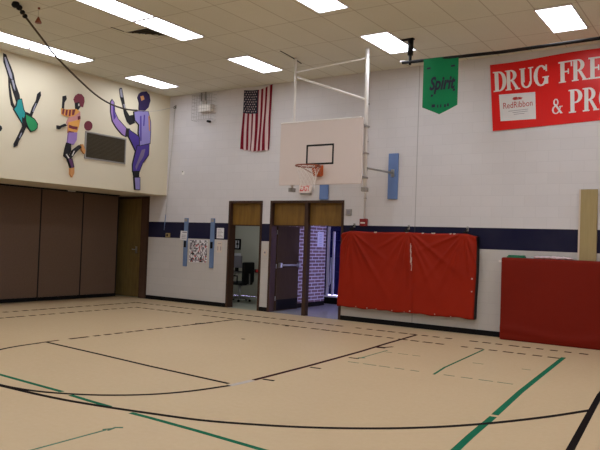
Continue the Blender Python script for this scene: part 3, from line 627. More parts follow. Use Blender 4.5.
# ================================================================== paper figures on the cream wall
OUTLINED = {('kicker', 'leg', 'lavender'), ('kicker', 'thigh', 'violet'), ('kicker', 'leg', 'violet'), ('kicker', 'shirt', 'lilac'), ('kicker', 'shin', 'lilac'), ('runner', 'leg', 'plum'), ('diver', 'swimsuit', 'teal'), ('diver', 'cap', 'green')}
def grow(poly, d):
    n = len(poly); area = sum(poly[i][0] * poly[(i + 1) % n][1] - poly[(i + 1) % n][0] * poly[i][1] for i in range(n)); s = 1 if area > 0 else -1; out = []
    for i in range(n):
        a, b, c = Vector(poly[i - 1]), Vector(poly[i]), Vector(poly[(i + 1) % n]); e, f = (b - a).normalized(), (c - b).normalized()
        nn = Vector((e.y + f.y, -e.x - f.x)); nn = nn.normalized() if nn.length > 1e-4 else Vector((e.y, -e.x)); out.append(tuple(b + nn * d * s))
    return out
def cutout(name, key, label, cat):
    L = MURAL[key]
    if len(L) == 1 and L[0][0] == '':
        bm = add_prism(bm_new(), L[0][2], lambda u, v, d: (d, u, v), 0.002, 0.012)
        return tag(obj(name, bm, L[0][1]), label, cat)
    ay = sum(p[0] for p in L[0][2]) / len(L[0][2]); az = min(p[1] for q in L for p in q[2])
    t = thing(name, (0.0, ay, az), label, cat)
    for i, (n, m, poly) in enumerate(L):
        if (key, n, m) in OUTLINED: obj('outline', add_prism(bm_new(), grow(poly, 0.022), lambda u, v, d: (d, u, v), 0.002, 0.0068 + 0.0025 * i), 'ink', t)
        obj(n, add_prism(bm_new(), poly, lambda u, v, d: (d, u, v), 0.002, 0.008 + 0.0025 * i), m, t)
    return t
cutout('wall_figure', 'diver', 'paper diver figure with green cap and teal swimsuit, head down', 'wall decoration')
cutout('wall_figure', 'runner', 'paper running figure with maroon hair, striped shirt and lavender shorts', 'wall decoration')
cutout('wall_figure', 'kicker', 'purple paper figure kicking one leg high next to the grille', 'wall decoration')
cutout('wall_ball', 'ball', 'round maroon paper ball on the cream wall above the grille', 'wall decoration')
cutout('wall_hand', 'hand', 'tip of a black paper hand at the picture edge by the diver', 'wall decoration')
gr = thing('wall_grille', (0, -2.04, 3.36), 'wide brown louvered grille on the cream wall beneath the maroon ball', 'grille')
f = bm_new(); y0, y1, z0, z1 = -2.645, -1.445, 3.365, 3.985
for q in ((y0, z0, y1, z0 + 0.03), (y0, z1 - 0.03, y1, z1), (y0, z0 + 0.03, y0 + 0.03, z1 - 0.03), (y1 - 0.03, z0 + 0.03, y1, z1 - 0.03)): add_box(f, 0.001, q[0], q[1], 0.03, q[2], q[3])
obj('grille_frame', f, 'grey_metal', gr)
f = bm_new(); add_box(f, 0.001, y0 + 0.03, z0 + 0.03, 0.008, y1 - 0.03, z1 - 0.03)
for k in range(18):
    z = z0 + 0.04 + k * 0.0305
    add_prism(f, [(0.008, z + 0.018), (0.024, z), (0.026, z + 0.004), (0.010, z + 0.022)], lambda u, v, d: (u, d, v), y0 + 0.032, y1 - 0.032)
obj('louvers', f, 'louver', gr)

# ================================================================== climbing rope pulled aside, pull cord
rp = thing('climbing_rope', (2.83, -6.35, 5.29), 'dark climbing rope sagging from the ceiling to the corner', 'rope')
pts = [(2.821, -6.333, 5.295), (2.779, -6.233, 5.276), (2.736, -6.129, 5.202), (2.681, -5.997, 5.136), (2.483, -5.527, 4.926), (2.346, -5.198, 4.776), (2.077, -4.556, 4.587), (1.776, -3.839, 4.42), (1.529, -3.25, 4.365), (1.261, -2.61, 4.394), (1.029, -2.056, 4.486)]
obj('rope_strand', tube(smooth(pts), 0.017, n=8), 'rope', rp)
kn = bm_new()
for c, r in (((2.80, -6.29, 5.262), 0.075), ((2.765, -6.20, 5.245), 0.06), ((2.735, -6.12, 5.20), 0.05), ((2.70, -6.05, 5.165), 0.05)):
    bmesh.ops.create_icosphere(kn, subdivisions=2, radius=r, matrix=Matrix.Translation(c) @ Matrix.Diagonal((1, 0.75, 0.75, 1)))
obj('rope_knot', kn, 'black', rp)
obj('tie_cord', tube(smooth([(1.029, -2.056, 4.486), (0.645, -1.139, 4.668), (0.20, -0.06, 5.0)], 6), 0.006, n=6), 'cord', rp)
hk = thing('wall_hook', (0.205, 0, 5.01), 'small dark hook high on the block wall by the corner', 'hook')
obj('hook_plate', box(0.175, -0.012, 4.97, 0.235, -0.0005, 5.06, bevel=0.004), 'grey_metal', hk)
obj('hook_ring', tube([(0.205 + 0.03 * math.cos(a), -0.045 - 0.0 * a, 4.995 + 0.03 * math.sin(a)) for a in [i * PI / 6 for i in range(12)]], 0.007, n=6, closed=True), 'black', hk)
pc = thing('pull_cord', (0.1, -0.02, 1.6), 'thin pull cord hanging down the wall from the corner hook', 'cord')
obj('cord_strand', tube(smooth([(0.205, -0.03, 4.95), (0.16, -0.02, 4.2), (0.09, -0.02, 3.2), (0.02, -0.02, 2.2)], 5), 0.006, n=6), 'cord', pc)
obj('cord_handle', tube([(0.02, -0.02, 2.22), (0.0, -0.02, 2.0), (-0.015, -0.02, 1.82)], [0.008, 0.011, 0.007], n=8), 'slate_blue', pc)
bl = thing('hanging_weight', (2.92, -5.95, 5.29), 'small brown bell-shaped weight hanging beside the rope knot', 'weight')
obj('string', tube([(2.92, -5.95, 5.295), (2.92, -5.95, 5.13)], 0.004, n=6), 'cord', bl)
bm = bm_new(); add_lathe(bm, (2.92, -5.95, 5.045), [(0.052, 0), (0.05, 0.02), (0.03, 0.06), (0.012, 0.10)]); obj('bell', bm, 'rust', bl)
bm = bm_new(); add_lathe(bm, (2.92, -5.95, 5.27), [(0.012, 0), (0.02, 0.012), (0.02, 0.028)]); obj('ceiling_eye', bm, 'rust', bl)

# ================================================================== basketball goal
bg = thing('basketball_goal', (5.80, -1.8, 2.74), 'white rectangular basketball backboard and rim hung on pale pipes', 'basketball hoop')
b_ = obj('backboard', box(4.875, -1.81, 2.735, 6.715, -1.77, 3.955, bevel=0.012), 'board_face', bg)
obj('top_edge', box(4.875, -1.812, 3.956, 6.66, -1.775, 3.975), 'white_metal', b_)
sq = bm_new(); a, b, c, d, w = 5.50, 6.115, 3.115, 3.505, 0.035
for q in ((a, c, b, c + w), (a, d - w, b, d), (a, c + w, a + w, d - w), (b - w, c + w, b, d - w)): add_box(sq, q[0], -1.8135, q[1], q[2], -1.81, q[3])
obj('target_square', sq, 'black', b_)
RC = (5.80, -2.19, 3.05)
rim = bm_new(); add_tube(rim, [(RC[0] + 0.232 * math.cos(t), RC[1] + 0.232 * math.sin(t), RC[2]) for t in [i * 2 * PI / 36 for i in range(36)]], 0.013, n=8, closed=True)
add_tube(rim, [(5.74, -1.98, 3.05), (5.74, -1.85, 3.05)], 0.012); add_tube(rim, [(5.86, -1.98, 3.05), (5.86, -1.85, 3.05)], 0.012)
for s in (-1, 1): add_tube(rim, [(RC[0] + s * 0.19, RC[1] + 0.02, 3.045), (RC[0] + s * 0.07, -1.86, 2.93)], 0.008)
for i in range(12):
    t = i * PI / 6; add_tube(rim, [(RC[0] + 0.23 * math.cos(t), RC[1] + 0.23 * math.sin(t), 3.04), (RC[0] + 0.215 * math.cos(t), RC[1] + 0.215 * math.sin(t), 3.022)], 0.006, n=5)
obj('rim', rim, 'rust', bg)
br = bm_new(); add_box(br, 5.72, -1.835, 2.90, 5.90, -1.811, 3.10, bevel=0.006)
add_prism(br, [(-1.835, 3.075), (-1.96, 3.06), (-1.96, 3.03), (-1.90, 2.90), (-1.835, 2.88)], lambda u, v, d: (d, u, v), 5.735, 5.885)
obj('rim_bracket', br, 'orange_metal', bg)
nt = bm_new(); NS = 12
def npt(i, lvl):
    z = 3.02 - lvl * 0.068; r = [0.222, 0.195, 0.170, 0.150, 0.138, 0.132, 0.140][lvl]
    t = (i + 0.5 * (lvl % 2)) * 2 * PI / NS; return (RC[0] + r * math.cos(t), RC[1] + r * math.sin(t), z)
for i in range(NS):
    for lv_ in range(6):
        j = i if lv_ % 2 == 0 else i + 1
        add_tube(nt, [npt(i, lv_), npt(i, lv_ + 1)], 0.0032, n=5, caps=False)
        add_tube(nt, [npt(i, lv_), npt(i - 1 if lv_ % 2 == 0 else i + 1, lv_ + 1)], 0.0032, n=5, caps=False)
obj('net', nt, 'net', bg)
obj('hanger_pipe', tube([(5.03, -1.6, H - 0.002), (5.045, -1.6, 4.75), (5.05, -1.6, 2.67)], 0.022, n=12), 'white_metal', bg)
obj('hanger_pipe', tube([(6.64, -1.6, 5.28), (6.65, -1.6, 4.75), (6.68, -1.6, 2.65)], 0.036, n=14), 'white_metal', bg)
obj('cross_bar', tube([(5.04, -1.6, 5.01), (6.64, -1.6, 5.10)], 0.014), 'white_metal', bg)
obj('diagonal_brace', tube([(5.09, -1.6, 4.905), (6.65, -1.6, 4.32)], 0.022), 'white_metal', bg)
st = bm_new()
for x in (5.05, 6.67):
    for z in (2.85, 3.3, 3.8): add_box(st, x - 0.05, -1.77, z, x + 0.05, -1.55, z + 0.03)
obj('board_clamp', st, 'grey_metal', bg)
obj('clamp_end', box(5.0, -1.66, 2.62, 5.1, -1.54, 2.70, bevel=0.01), 'grey_metal', bg); obj('clamp_end', box(6.63, -1.66, 2.61, 6.73, -1.54, 2.69, bevel=0.01), 'grey_metal', bg)
obj('wall_brace', tube([(6.70, -1.6, 3.05), (6.49, -0.06, 3.12)], 0.02), 'grey_metal', bg)
obj('wall_brace', tube([(5.05, -1.6, 3.05), (4.82, -0.06, 3.12)], 0.02), 'grey_metal', bg)
for x0 in (4.715, 6.375):
    w_ = obj('mounting_board', box(x0, -0.045, 2.585, x0 + 0.215, -0.001, 3.53, bevel=0.006), 'blue_paint', bg)
    pl = bm_new(); add_box(pl, x0 + 0.07, -0.06, 3.04, x0 + 0.145, -0.045, 3.2, bevel=0.004)
    for z in (3.06, 3.18): add_tube(pl, [(x0 + 0.107, -0.06, z), (x0 + 0.107, -0.075, z)], 0.012, n=6)
    obj('brace_plate', pl, 'chrome', w_)

# ================================================================== flag
fg = thing('flag', (2.88, 0, 5.25), 'red and white striped flag with starred navy canton, hung vertically', 'flag')
def fy(u, v):  # cloth ripple away from the wall
    return -0.03 - (0.016 * math.sin(u * 17 + v * 1.5) + 0.012 * math.sin(u * 31 + 2 * v)) * (0.3 + 0.9 * v)
def fp(u, v):
    x0 = 2.475 + (2.45 - 2.475) * v + 0.05 * (0.25 - (v - 0.5) ** 2) * 0.6; x1 = 3.31 + (3.275 - 3.31) * v
    zt = 5.225 + 0.07 * max(0, (u - 0.5) * 2) ** 1.5 - 0.03 * math.sin(u * PI) ; zb = 3.80 - 0.05 * u - 0.04 * math.sin(u * PI) + 0.015 * math.sin(u * 40)
    return (x0 + (x1 - x0) * u + 0.012 * math.sin(v * 6 + u * 9) * v, fy(u, v), zt + (zb - zt) * v)
def cloth(bm, u0, u1, v0, v1, nu, nv, mi, dy=0.0):
    g = [[bm.verts.new(Vector(fp(u0 + (u1 - u0) * i / nu, v0 + (v1 - v0) * j / nv)) + Vector((0, dy, 0))) for j in range(nv + 1)] for i in range(nu + 1)]
    for i in range(nu):
        for j in range(nv):
            f = bm.faces.new((g[i][j], g[i + 1][j], g[i + 1][j + 1], g[i][j + 1])); f.material_index = mi(i) if callable(mi) else mi; f.smooth = True
bm = bm_new(); cloth(bm, 0, 1, 0, 1, 52, 40, lambda i: (i // 4) % 2, 0.0); cloth(bm, 0, 1, 0, 1, 26, 20, 1, 0.004)
obj('striped_field', bm, ['flag_red', 'flag_white'], fg)
bm = bm_new(); cu, cv = 7 / 13 * 0.96, 0.385; cloth(bm, 0, cu, 0, cv, 20, 16, 0, -0.004)
for r in range(9):
    for c in range(6 if r % 2 == 0 else 5):
        v = (r + 0.8) / 9.6 * cv; u = (c + (0.6 if r % 2 == 0 else 1.1)) / 6.2 * cu; p = Vector(fp(u, v)) + Vector((0, -0.0065, 0)); R_ = 0.021
        vs = [bm.verts.new(p + Vector((math.sin(k * PI / 5) * (R_ if k % 2 == 0 else R_ * 0.42), 0, math.cos(k * PI / 5) * (R_ if k % 2 == 0 else R_ * 0.42)))) for k in range(10)]
        bm.faces.new(vs).material_index = 1
obj('canton', bm, ['flag_navy', 'flag_white'], fg)

# ================================================================== emergency light in a wire cage
eg = thing('emergency_light', (1.17, 0, 4.9), 'white emergency light inside a wire guard high on the block wall', 'emergency light')
obj('light_body', box(1.12, -0.14, 4.79, 1.51, -0.001, 4.97, bevel=0.01), 'white_metal', eg)
for x in (1.18, 1.31):
    bm = bm_new(); add_lathe(bm, (x, -0.09, 4.972), [(0.02, 0), (0.022, 0.02), (0.042, 0.035), (0.045, 0.07), (0.03, 0.09)]); obj('lamp_head', bm, 'card_white', eg)
wc = bm_new()
for k in range(9):
    x = 0.96 + k * 0.08; add_tube(wc, [(x, -0.003, 5.2), (x, -0.2, 5.2), (x, -0.2, 4.58), (x, -0.003, 4.58)], 0.0035, n=5)
for k in range(8):
    z = 4.58 + k * 0.0885; add_tube(wc, [(0.96, -0.003, z), (0.96, -0.2, z), (1.60, -0.2, z), (1.60, -0.003, z)], 0.0035, n=5)
obj('wire_guard', wc, 'grey_metal', eg)
obj('test_button', box(1.38, -0.11, 4.52, 1.44, -0.001, 4.57, bevel=0.01), 'black', eg)
obj('conduit', tube([(1.12, -0.04, 4.97), (1.12, -0.04, 5.29)], 0.02), 'grey_metal', eg)
obj('conduit', tube([(1.26, -0.04, 4.97), (1.26, -0.04, 5.29)], 0.02), 'grey_metal', eg)

# ================================================================== pipe, pennant, banner
pp = thing('ceiling_pipe', (7.57, -1.73, 5.29), 'long black pipe hung just below the ceiling over the pennant', 'pipe')
obj('pipe_run', tube([(7.42, -1.73, 4.885), (9.2, -1.73, 4.85), (10.7, -1.73, 4.87), (15.5, -1.73, 4.90)], 0.028, n=12), 'black', pp)
hb = bm_new(); add_box(hb, 7.40, -1.77, 5.275, 7.63, -1.69, 5.299, bevel=0.004); add_tube(hb, [(7.57, -1.73, 5.28), (7.57, -1.73, 5.0)], 0.05, n=10); add_tube(hb, [(7.57, -1.73, 5.0), (7.57, -1.73, 4.83)], [0.03, 0.022], n=10)
obj('pipe_hanger', hb, 'black', pp)
h2 = bm_new(); add_box(h2, 12.4, -1.80, 5.27, 12.64, -1.66, 5.298); add_tube(h2, [(12.5, -1.73, 5.28), (12.5, -1.73, 4.85)], 0.04)
obj('pipe_hanger', h2, 'black', pp)
obj('pipe_end', tube([(7.38, -1.73, 4.905), (7.48, -1.73, 4.905)], 0.014), 'white_metal', pp)

pn = thing('pennant', (8.15, -1.745, 4.86), 'green pointed pennant with dark lettering hanging from the black pipe', 'pennant')
pnt = lambda u, v, d: (u, -1.757 - d - 0.012 * math.sin((u - 7.83) * 9), v)
bm = bm_new(); zt = 4.885; nU = 16
def zbot(u): return 4.045 - 0.14 * (1 - abs(u - 8.155) / 0.315)
cols = []
for i in range(nU + 1):
    u = 7.84 + 0.63 * i / nU; cols.append([(bm.verts.new(pnt(u, zt + (zbot(u) - zt) * j / 12, 0.0)), bm.verts.new(pnt(u, zt + (zbot(u) - zt) * j / 12, -0.006))) for j in range(13)])
for i in range(nU):
    for j in range(12):
        for s in (0, 1): bm.faces.new((cols[i][j][s], cols[i + 1][j][s], cols[i + 1][j + 1][s], cols[i][j + 1][s]))
for i in range(nU):
    for j in (0, 12): bm.faces.new((cols[i][j][0], cols[i + 1][j][0], cols[i + 1][j][1], cols[i][j][1]))
for i in (0, nU):
    for j in range(12): bm.faces.new((cols[i][j][0], cols[i][j + 1][0], cols[i][j + 1][1], cols[i][j][1]))
obj('pennant_cloth', bm, 'pennant', pn)
obj('lettering', add_text(bm_new(), 'Spirit', 0.31, lambda u, v, d: pnt(7.965 + u, 4.335 + v, d), 0.004, 0.007, shear=0.25, bold=0.010, sx=0.66), 'navy_print', pn)
for u, v in ((8.0, 4.21), (8.385, 4.28)): obj('dot', add_prism(bm_new(), [(u, v), (u + 0.04, v + 0.01), (u + 0.035, v + 0.045), (u, v + 0.04)], pnt, 0.004, 0.007), 'navy_print', pn)
for u, v, w in ((8.02, 4.03, 0.06), (8.12, 4.02, 0.02), (8.17, 4.02, 0.02), (8.24, 4.02, 0.03), (8.29, 4.03, 0.03)): obj('print_mark', add_prism(bm_new(), [(u, v), (u + w, v), (u + w, v + 0.05), (u, v + 0.05)], pnt, 0.004, 0.007), 'navy_print', pn)
for u in (7.91, 8.34): obj('print_mark', add_prism(bm_new(), [(u, 4.70), (u + 0.07, 4.70), (u + 0.07, 4.73), (u, 4.73)], pnt, 0.004, 0.007), 'navy_print', pn)

bn = thing('banner', (9.9, 0, 4.5), 'big red banner with white drug free slogan taped to the wall', 'banner')
X0, X1 = 8.44, 11.5
def bpt(u, v, d):      # u along the wall, v 0..1 from bottom to top
    s = (u - X0) / (X1 - X0); xl = u + 0.09 * (1 - v) * (1 - s)
    zt = 5.135 + 0.036 * (u - X0) - 0.012 * math.sin((u - X0) * 3.2); zb = 3.866 + 0.038 * (u - X0)
    return (xl, -0.010 - d - 0.008 * (1 + math.sin(u * 2.3 + 1.0)) - 0.035 * max(0, v - 0.8) * (0.5 + 0.5 * math.sin(u * 1.9)), zb + (zt - zb) * v)
bm = bm_new(); nu, nv = 48, 16
for d in (0.0, -0.004):
    g = [[bm.verts.new(bpt(X0 + (X1 - X0) * i / nu, j / nv, d)) for j in range(nv + 1)] for i in range(nu + 1)]
    for i in range(nu):
        for j in range(nv): bm.faces.new((g[i][j], g[i + 1][j], g[i + 1][j + 1], g[i][j + 1])).smooth = True
obj('banner_sheet', bm, 'banner_red', bn)
for u, v in ((8.50, 0.94), (8.57, 0.06), (9.9, 0.96), (10.0, 0.04), (11.4, 0.96), (11.4, 0.05)):
    p = bpt(u, v, 0); obj('fastener', tube([(p[0], -0.001, p[2]), (p[0], p[1] - 0.008, p[2])], 0.009, n=8), 'banner_red', bn)
# serif capitals, unit height; each stroke is a polygon
def rc(a, b, c, d): return [(a, b), (c, b), (c, d), (a, d)]
def serif(x, y, w=0.17): return rc(x - w, y, x + w, y + 0.055)
def half(cx, cy, rx, ry, tx, ty, a0, a1, n=14):
    o = [(cx + rx * math.cos(math.radians(a0 + (a1 - a0) * i / n)), cy + ry * math.sin(math.radians(a0 + (a1 - a0) * i / n))) for i in range(n + 1)]
    q = [(cx + (rx - tx) * math.cos(math.radians(a0 + (a1 - a0) * i / n)), cy + (ry - ty) * math.sin(math.radians(a0 + (a1 - a0) * i / n))) for i in range(n + 1)]
    return [[o[i], o[i + 1], q[i + 1], q[i]] for i in range(n)]
ST = 0.19
GL = {
 'D': [rc(0.08, 0, 0.08 + ST, 1), rc(0, 0, 0.34, 0.055), rc(0, 0.945, 0.34, 1)] + half(0.30, 0.5, 0.36, 0.5, ST, 0.075, -90, 90),
 'R': [rc(0.08, 0, 0.08 + ST, 1), rc(0, 0, 0.32, 0.055), rc(0, 0.945, 0.32, 1), rc(0.2, 0.44, 0.34, 0.51), [(0.30, 0.47), (0.46, 0.45), (0.70, 0.05), (0.53, 0.05)], rc(0.50, 0, 0.78, 0.055)] + half(0.30, 0.725, 0.31, 0.275, ST, 0.065, -90, 90),
 'U': [rc(0.07, 0.3, 0.07 + ST, 1), rc(0.54, 0.3, 0.54 + 0.09, 1), rc(0, 0.945, 0.31, 1), rc(0.46, 0.945, 0.72, 1)] + half(0.35, 0.3, 0.28, 0.3, 0.13, 0.08, 180, 360),
 'G': half(0.37, 0.5, 0.37, 0.51, ST, 0.075, 35, 325) + [rc(0.53, 0.07, 0.53 + ST, 0.42), rc(0.44, 0.38, 0.76, 0.435), rc(0.60, 0.68, 0.67, 0.99)],
 'F': [rc(0.08, 0, 0.08 + ST, 1), rc(0, 0, 0.33, 0.055), rc(0, 0.93, 0.62, 1), rc(0.55, 0.72, 0.62, 1), rc(0.2, 0.47, 0.46, 0.54), rc(0.41, 0.38, 0.47, 0.63)],
 'E': [rc(0.08, 0, 0.08 + ST, 1), rc(0, 0, 0.64, 0.07), rc(0, 0.93, 0.62, 1), rc(0.55, 0.72, 0.62, 1), rc(0.57, 0, 0.64, 0.29), rc(0.2, 0.47, 0.46, 0.54), rc(0.41, 0.38, 0.47, 0.63)],
 'P': [rc(0.08, 0, 0.08 + ST, 1), rc(0, 0, 0.34, 0.055), rc(0, 0.945, 0.32, 1), rc(0.2, 0.40, 0.34, 0.465)] + half(0.31, 0.70, 0.33, 0.30, ST, 0.065, -90, 90),
 'O': half(0.38, 0.5, 0.38, 0.51, ST, 0.075, 0, 360, 28),
 '&': half(0.30, 0.76, 0.19, 0.24, 0.10, 0.06, 0, 360, 20) + half(0.29, 0.27, 0.28, 0.28, 0.12, 0.07, 60, 330, 20) + [[(0.16, 0.66), (0.30, 0.66), (0.78, 0.0), (0.60, 0.0)], [(0.52, 0.40), (0.76, 0.44), (0.78, 0.49), (0.52, 0.49)], [(0.60, 0.44), (0.67, 0.44), (0.55, 0.14), (0.48, 0.20)]],
}
def banner_word(chars, base, hgt, bm):
    """chars: (glyph, x position, width)"""
    for ch, x, w in chars:
        gw = max(p[0] for q in GL[ch] for p in q); sx = w / gw
        for q in GL[ch]:
            add_prism(bm, [(x + p[0] * sx, base + p[1] * hgt) for p in q], bpt, 0.002, 0.0045)
    return bm
bm = banner_word([('D', 8.49, 0.25), ('R', 8.72, 0.27), ('U', 8.985, 0.25), ('G', 9.24, 0.27), ('F', 9.68, 0.235), ('R', 9.905, 0.275), ('E', 10.185, 0.245), ('E', 10.45, 0.245)], 0.585, 0.30, bm_new())
banner_word([('&', 9.55, 0.19)], 0.155, 0.215, bm)
banner_word([('P', 9.845, 0.235), ('R', 10.085, 0.275), ('O', 10.355, 0.28), ('U', 10.66, 0.25), ('D', 10.92, 0.26)], 0.145, 0.325, bm)
obj('lettering', bm, 'banner_white', bn)
cd = obj('logo_card', add_prism(bm_new(), [(8.60, 0.135), (9.26, 0.115), (9.26, 0.51), (8.59, 0.535)], bpt, 0.001, 0.004), 'card_white', bn)
LT = lambda u, v, d: bpt(8.655 + u, 0.315 + v / 1.27, d)
bm = add_text(bm_new(), 'RedRibbon', 0.165, LT, 0.0045, 0.006, sx=0.76, bold=0.0)
obj('card_lettering', bm, 'text_red', cd)
bm = bm_new()
for q in ([(0.18, 0.165), (0.23, 0.145), (0.30, 0.17), (0.27, 0.20), (0.21, 0.20)], [(0.27, 0.17), (0.33, 0.15), (0.38, 0.17), (0.34, 0.185), (0.30, 0.195)], [(0.21, 0.145), (0.36, 0.145), (0.36, 0.155), (0.21, 0.155)]): add_prism(bm, q, LT, 0.0045, 0.006)
obj('card_emblem', bm, 'text_red', cd)
bm = bm_new()
for a, b, z in ((0.10, 0.47, -0.06), (0.18, 0.46, -0.095), (0.20, 0.40, -0.13)): add_prism(bm, [(a, z), (b, z), (b, z + 0.008), (a, z + 0.008)], LT, 0.0045, 0.006)
obj('card_rule', bm, 'text_grey', cd)

# ================================================================== things on the block wall
for x, lab in ((0.695, 'slate blue wall strip crossed by a white paper note'), (1.575, 'slate blue wall strip between the mosaic poster and the office door')):
    t = thing('wall_strip', (x + 0.065, 0, 0.92), lab, 'wall strip', 'slate blue strips on the wall')
    obj('strip_board', box(x, -0.03, 0.92, x + 0.125, -0.001, 2.14, bevel=0.004), 'slate_blue', t)
    cl = bm_new(); add_box(cl, x + 0.03, -0.05, 1.40, x + 0.095, -0.03, 1.56, bevel=0.004); obj('strip_cap', box(x + 0.02, -0.04, 2.05, x + 0.105, -0.03, 2.12), 'grey_metal', t)
    obj('strip_clamp', cl, 'black', t)
nt_ = thing('paper_note', (0.69, -0.035, 1.7), 'white paper note with dark header pinned over a blue strip', 'paper')
obj('note_sheet', add_prism(bm_new(), [(0.57, 1.59), (0.80, 1.57), (0.815, 1.81), (0.59, 1.815)], lambda u, v, d: (u, d, v), -0.030, -0.034), 'paper', nt_)
bm = bm_new(); add_box(bm, 0.65, -0.0355, 1.765, 0.80, -0.034, 1.79)
for k in range(3): add_box(bm, 0.63, -0.0355, 1.62 + k * 0.04, 0.77, -0.034, 1.632 + k * 0.04)
obj('note_print', bm, 'text_grey', nt_)
# mosaic poster
po = thing('wall_poster', (1.19, 0, 1.03), 'busy mosaic poster in white, red and dark dots on block wall', 'poster')
obj('poster_sheet', box(0.885, -0.008, 1.035, 1.485, -0.001, 1.60), 'paper', po)
bm = bm_new(); rnd = random.Random(3)
for i in range(18):
    for j in range(17):
        q = rnd.random()
        if q < 0.40: continue
        mi = 0 if q < 0.46 else (1 if q < 0.86 else 2)
        x = 0.895 + i * 0.0325; z = 1.045 + j * 0.0322; add_box(bm, x, -0.0105, z, x + 0.03, -0.008, z + 0.03, mi)
obj('poster_print', bm, ['text_red', 'text_grey', 'black'], po)
no = thing('notice_sheet', (1.88, 0, 1.66), 'white printed notice on the navy stripe beside the office door', 'paper')
obj('notice_paper', box(1.765, -0.005, 1.655, 1.99, 0.001, 1.91), 'paper', no)
bm = bm_new()
for k in range(6): add_box(bm, 1.79, -0.0065, 1.69 + k * 0.034, 1.96 - 0.03 * (k % 3), -0.005, 1.70 + k * 0.034)
obj('lettering', bm, 'text_grey', no)
no = thing('notice_sheet', (1.87, 0, 1.3), 'cream printed notice below the stripe beside the office door', 'paper')
obj('notice_paper', box(1.785, -0.005, 1.31, 1.95, 0.001, 1.585), 'paper_tan', no)
for q in ((1.81, 1.36, 1.83, 1.46), (1.90, 1.36, 1.92, 1.46), (1.82, 1.52, 1.92, 1.535)): obj('print_mark', box(q[0], -0.0065, q[1], q[2], -0.005, q[3]), 'text_grey', no)
wa = thing('wall_anchor', (0.56, 0, 3.31), 'tiny dark bolt high on the bare wall between cream corner and office doorway', 'bolt')
obj('anchor_plate', box(0.52, -0.006, 3.25, 0.60, 0.0, 3.34), 'white_metal', wa); obj('bolt_head', tube([(0.555, -0.006, 3.325), (0.555, -0.025, 3.325)], 0.014, n=8), 'black', wa)
eb = thing('electrical_box', (0.135, 0, 1.69), 'small tan electrical box at the lower edge of the navy stripe', 'electrical box')
obj('box_body', box(0.075, -0.05, 1.635, 0.195, -0.001, 1.745, bevel=0.006), 'pegboard', eb)
obj('outlet_face', box(0.105, -0.054, 1.66, 0.165, -0.05, 1.72), 'frame_brown', eb)
cs = thing('call_station', (3.27, 0, 1.36), 'small oval call plate on the pier between both doorways', 'wall plate')
ov = [(3.265 + 0.055 * math.cos(t), 1.365 + 0.08 * math.sin(t)) for t in [i * PI / 8 for i in range(16)]]
obj('plate', add_prism(bm_new(), ov, lambda u, v, d: (u, d, v), 0.001, -0.018), 'paper_tan', cs)
obj('button', tube([(3.265, -0.018, 1.365), (3.265, -0.03, 1.365)], 0.022, n=12), 'text_grey', cs)
wp = thing('wall_plate', (5.455, 0, 2.31), 'grey square wall plate above the hung red mat corner', 'wall plate')
obj('plate', box(5.385, -0.02, 2.24, 5.525, -0.001, 2.38, bevel=0.006), 'grey_metal', wp); obj('speaker_slot', box(5.42, -0.024, 2.27, 5.49, -0.02, 2.35), 'text_grey', wp)
fa = thing('fire_alarm', (5.835, 0, 2.02), 'small red fire alarm pull station above the hung red mat', 'fire alarm')
fb_ = obj('alarm_body', box(5.75, -0.06, 2.02, 5.92, 0.001, 2.175, bevel=0.008), 'alarm_red', fa)
obj('pull_bar', box(5.775, -0.068, 2.075, 5.885, -0.06, 2.10, bevel=0.003), 'white_tape', fa)
cn = thing('conduit_pipe', (5.86, 0, 3.7), 'thin painted conduit running down the wall to the fire alarm', 'conduit')
obj('conduit_run', tube([(5.84, -0.02, 5.29), (5.845, -0.02, 2.18)], 0.011, n=8), 'white_metal', cn)
bm = bm_new()
for z in (2.6, 3.2, 3.8, 4.6): add_box(bm, 5.815, -0.026, z, 5.875, -0.001, z + 0.02)
obj('conduit_strap', bm, 'grey_metal', cn)
ex = thing('exit_sign', (4.345, 0, 2.73), 'white exit sign with red letters above the double doorway', 'exit sign')
obj('sign_box', box(4.185, -0.07, 2.735, 4.505, -0.001, 2.94, bevel=0.006), 'exit_white', ex)
obj('sign_letters', add_text(bm_new(), 'EXIT', 0.17, lambda u, v, d: (4.345 + u, -0.07 - d, 2.778 + v), 0.0005, 0.003, bold=0.004, align='CENTER', sx=0.75), 'exit_red', ex)
obj('sign_base', box(4.215, -0.05, 2.70, 4.475, -0.001, 2.735), 'grey_metal', ex)
ds = thing('door_sign', (3.3, 2.34, 1.52), 'white paper sign with blue lines taped to hallway brick', 'sign')
obj('sign_sheet', box(3.301, 2.19, 1.525, 3.306, 2.49, 1.92), 'paper', ds)
bm = bm_new()
for k in range(7): add_box(bm, 3.306, 2.25 + 0.02 * (k % 3), 1.57 + k * 0.045, 3.3075, 2.40, 1.578 + k * 0.045)
obj('sign_print', bm, 'blue_paint', ds)
pg = thing('peg_board', (10.27, 0, 1.4), 'tall narrow oak board fixed to wall behind the standing mat', 'board')
obj('board_plank', box(10.13, -0.06, 1.30, 10.405, -0.012, 2.735, bevel=0.004), 'pegboard', pg)
obj('board_edge', box(10.10, -0.05, 1.30, 10.13, -0.012, 2.735), 'paper_tan', pg)
obj('wall_cleat', box(10.15, -0.012, 1.35, 10.39, 0.001, 2.69), 'door_wood', pg)

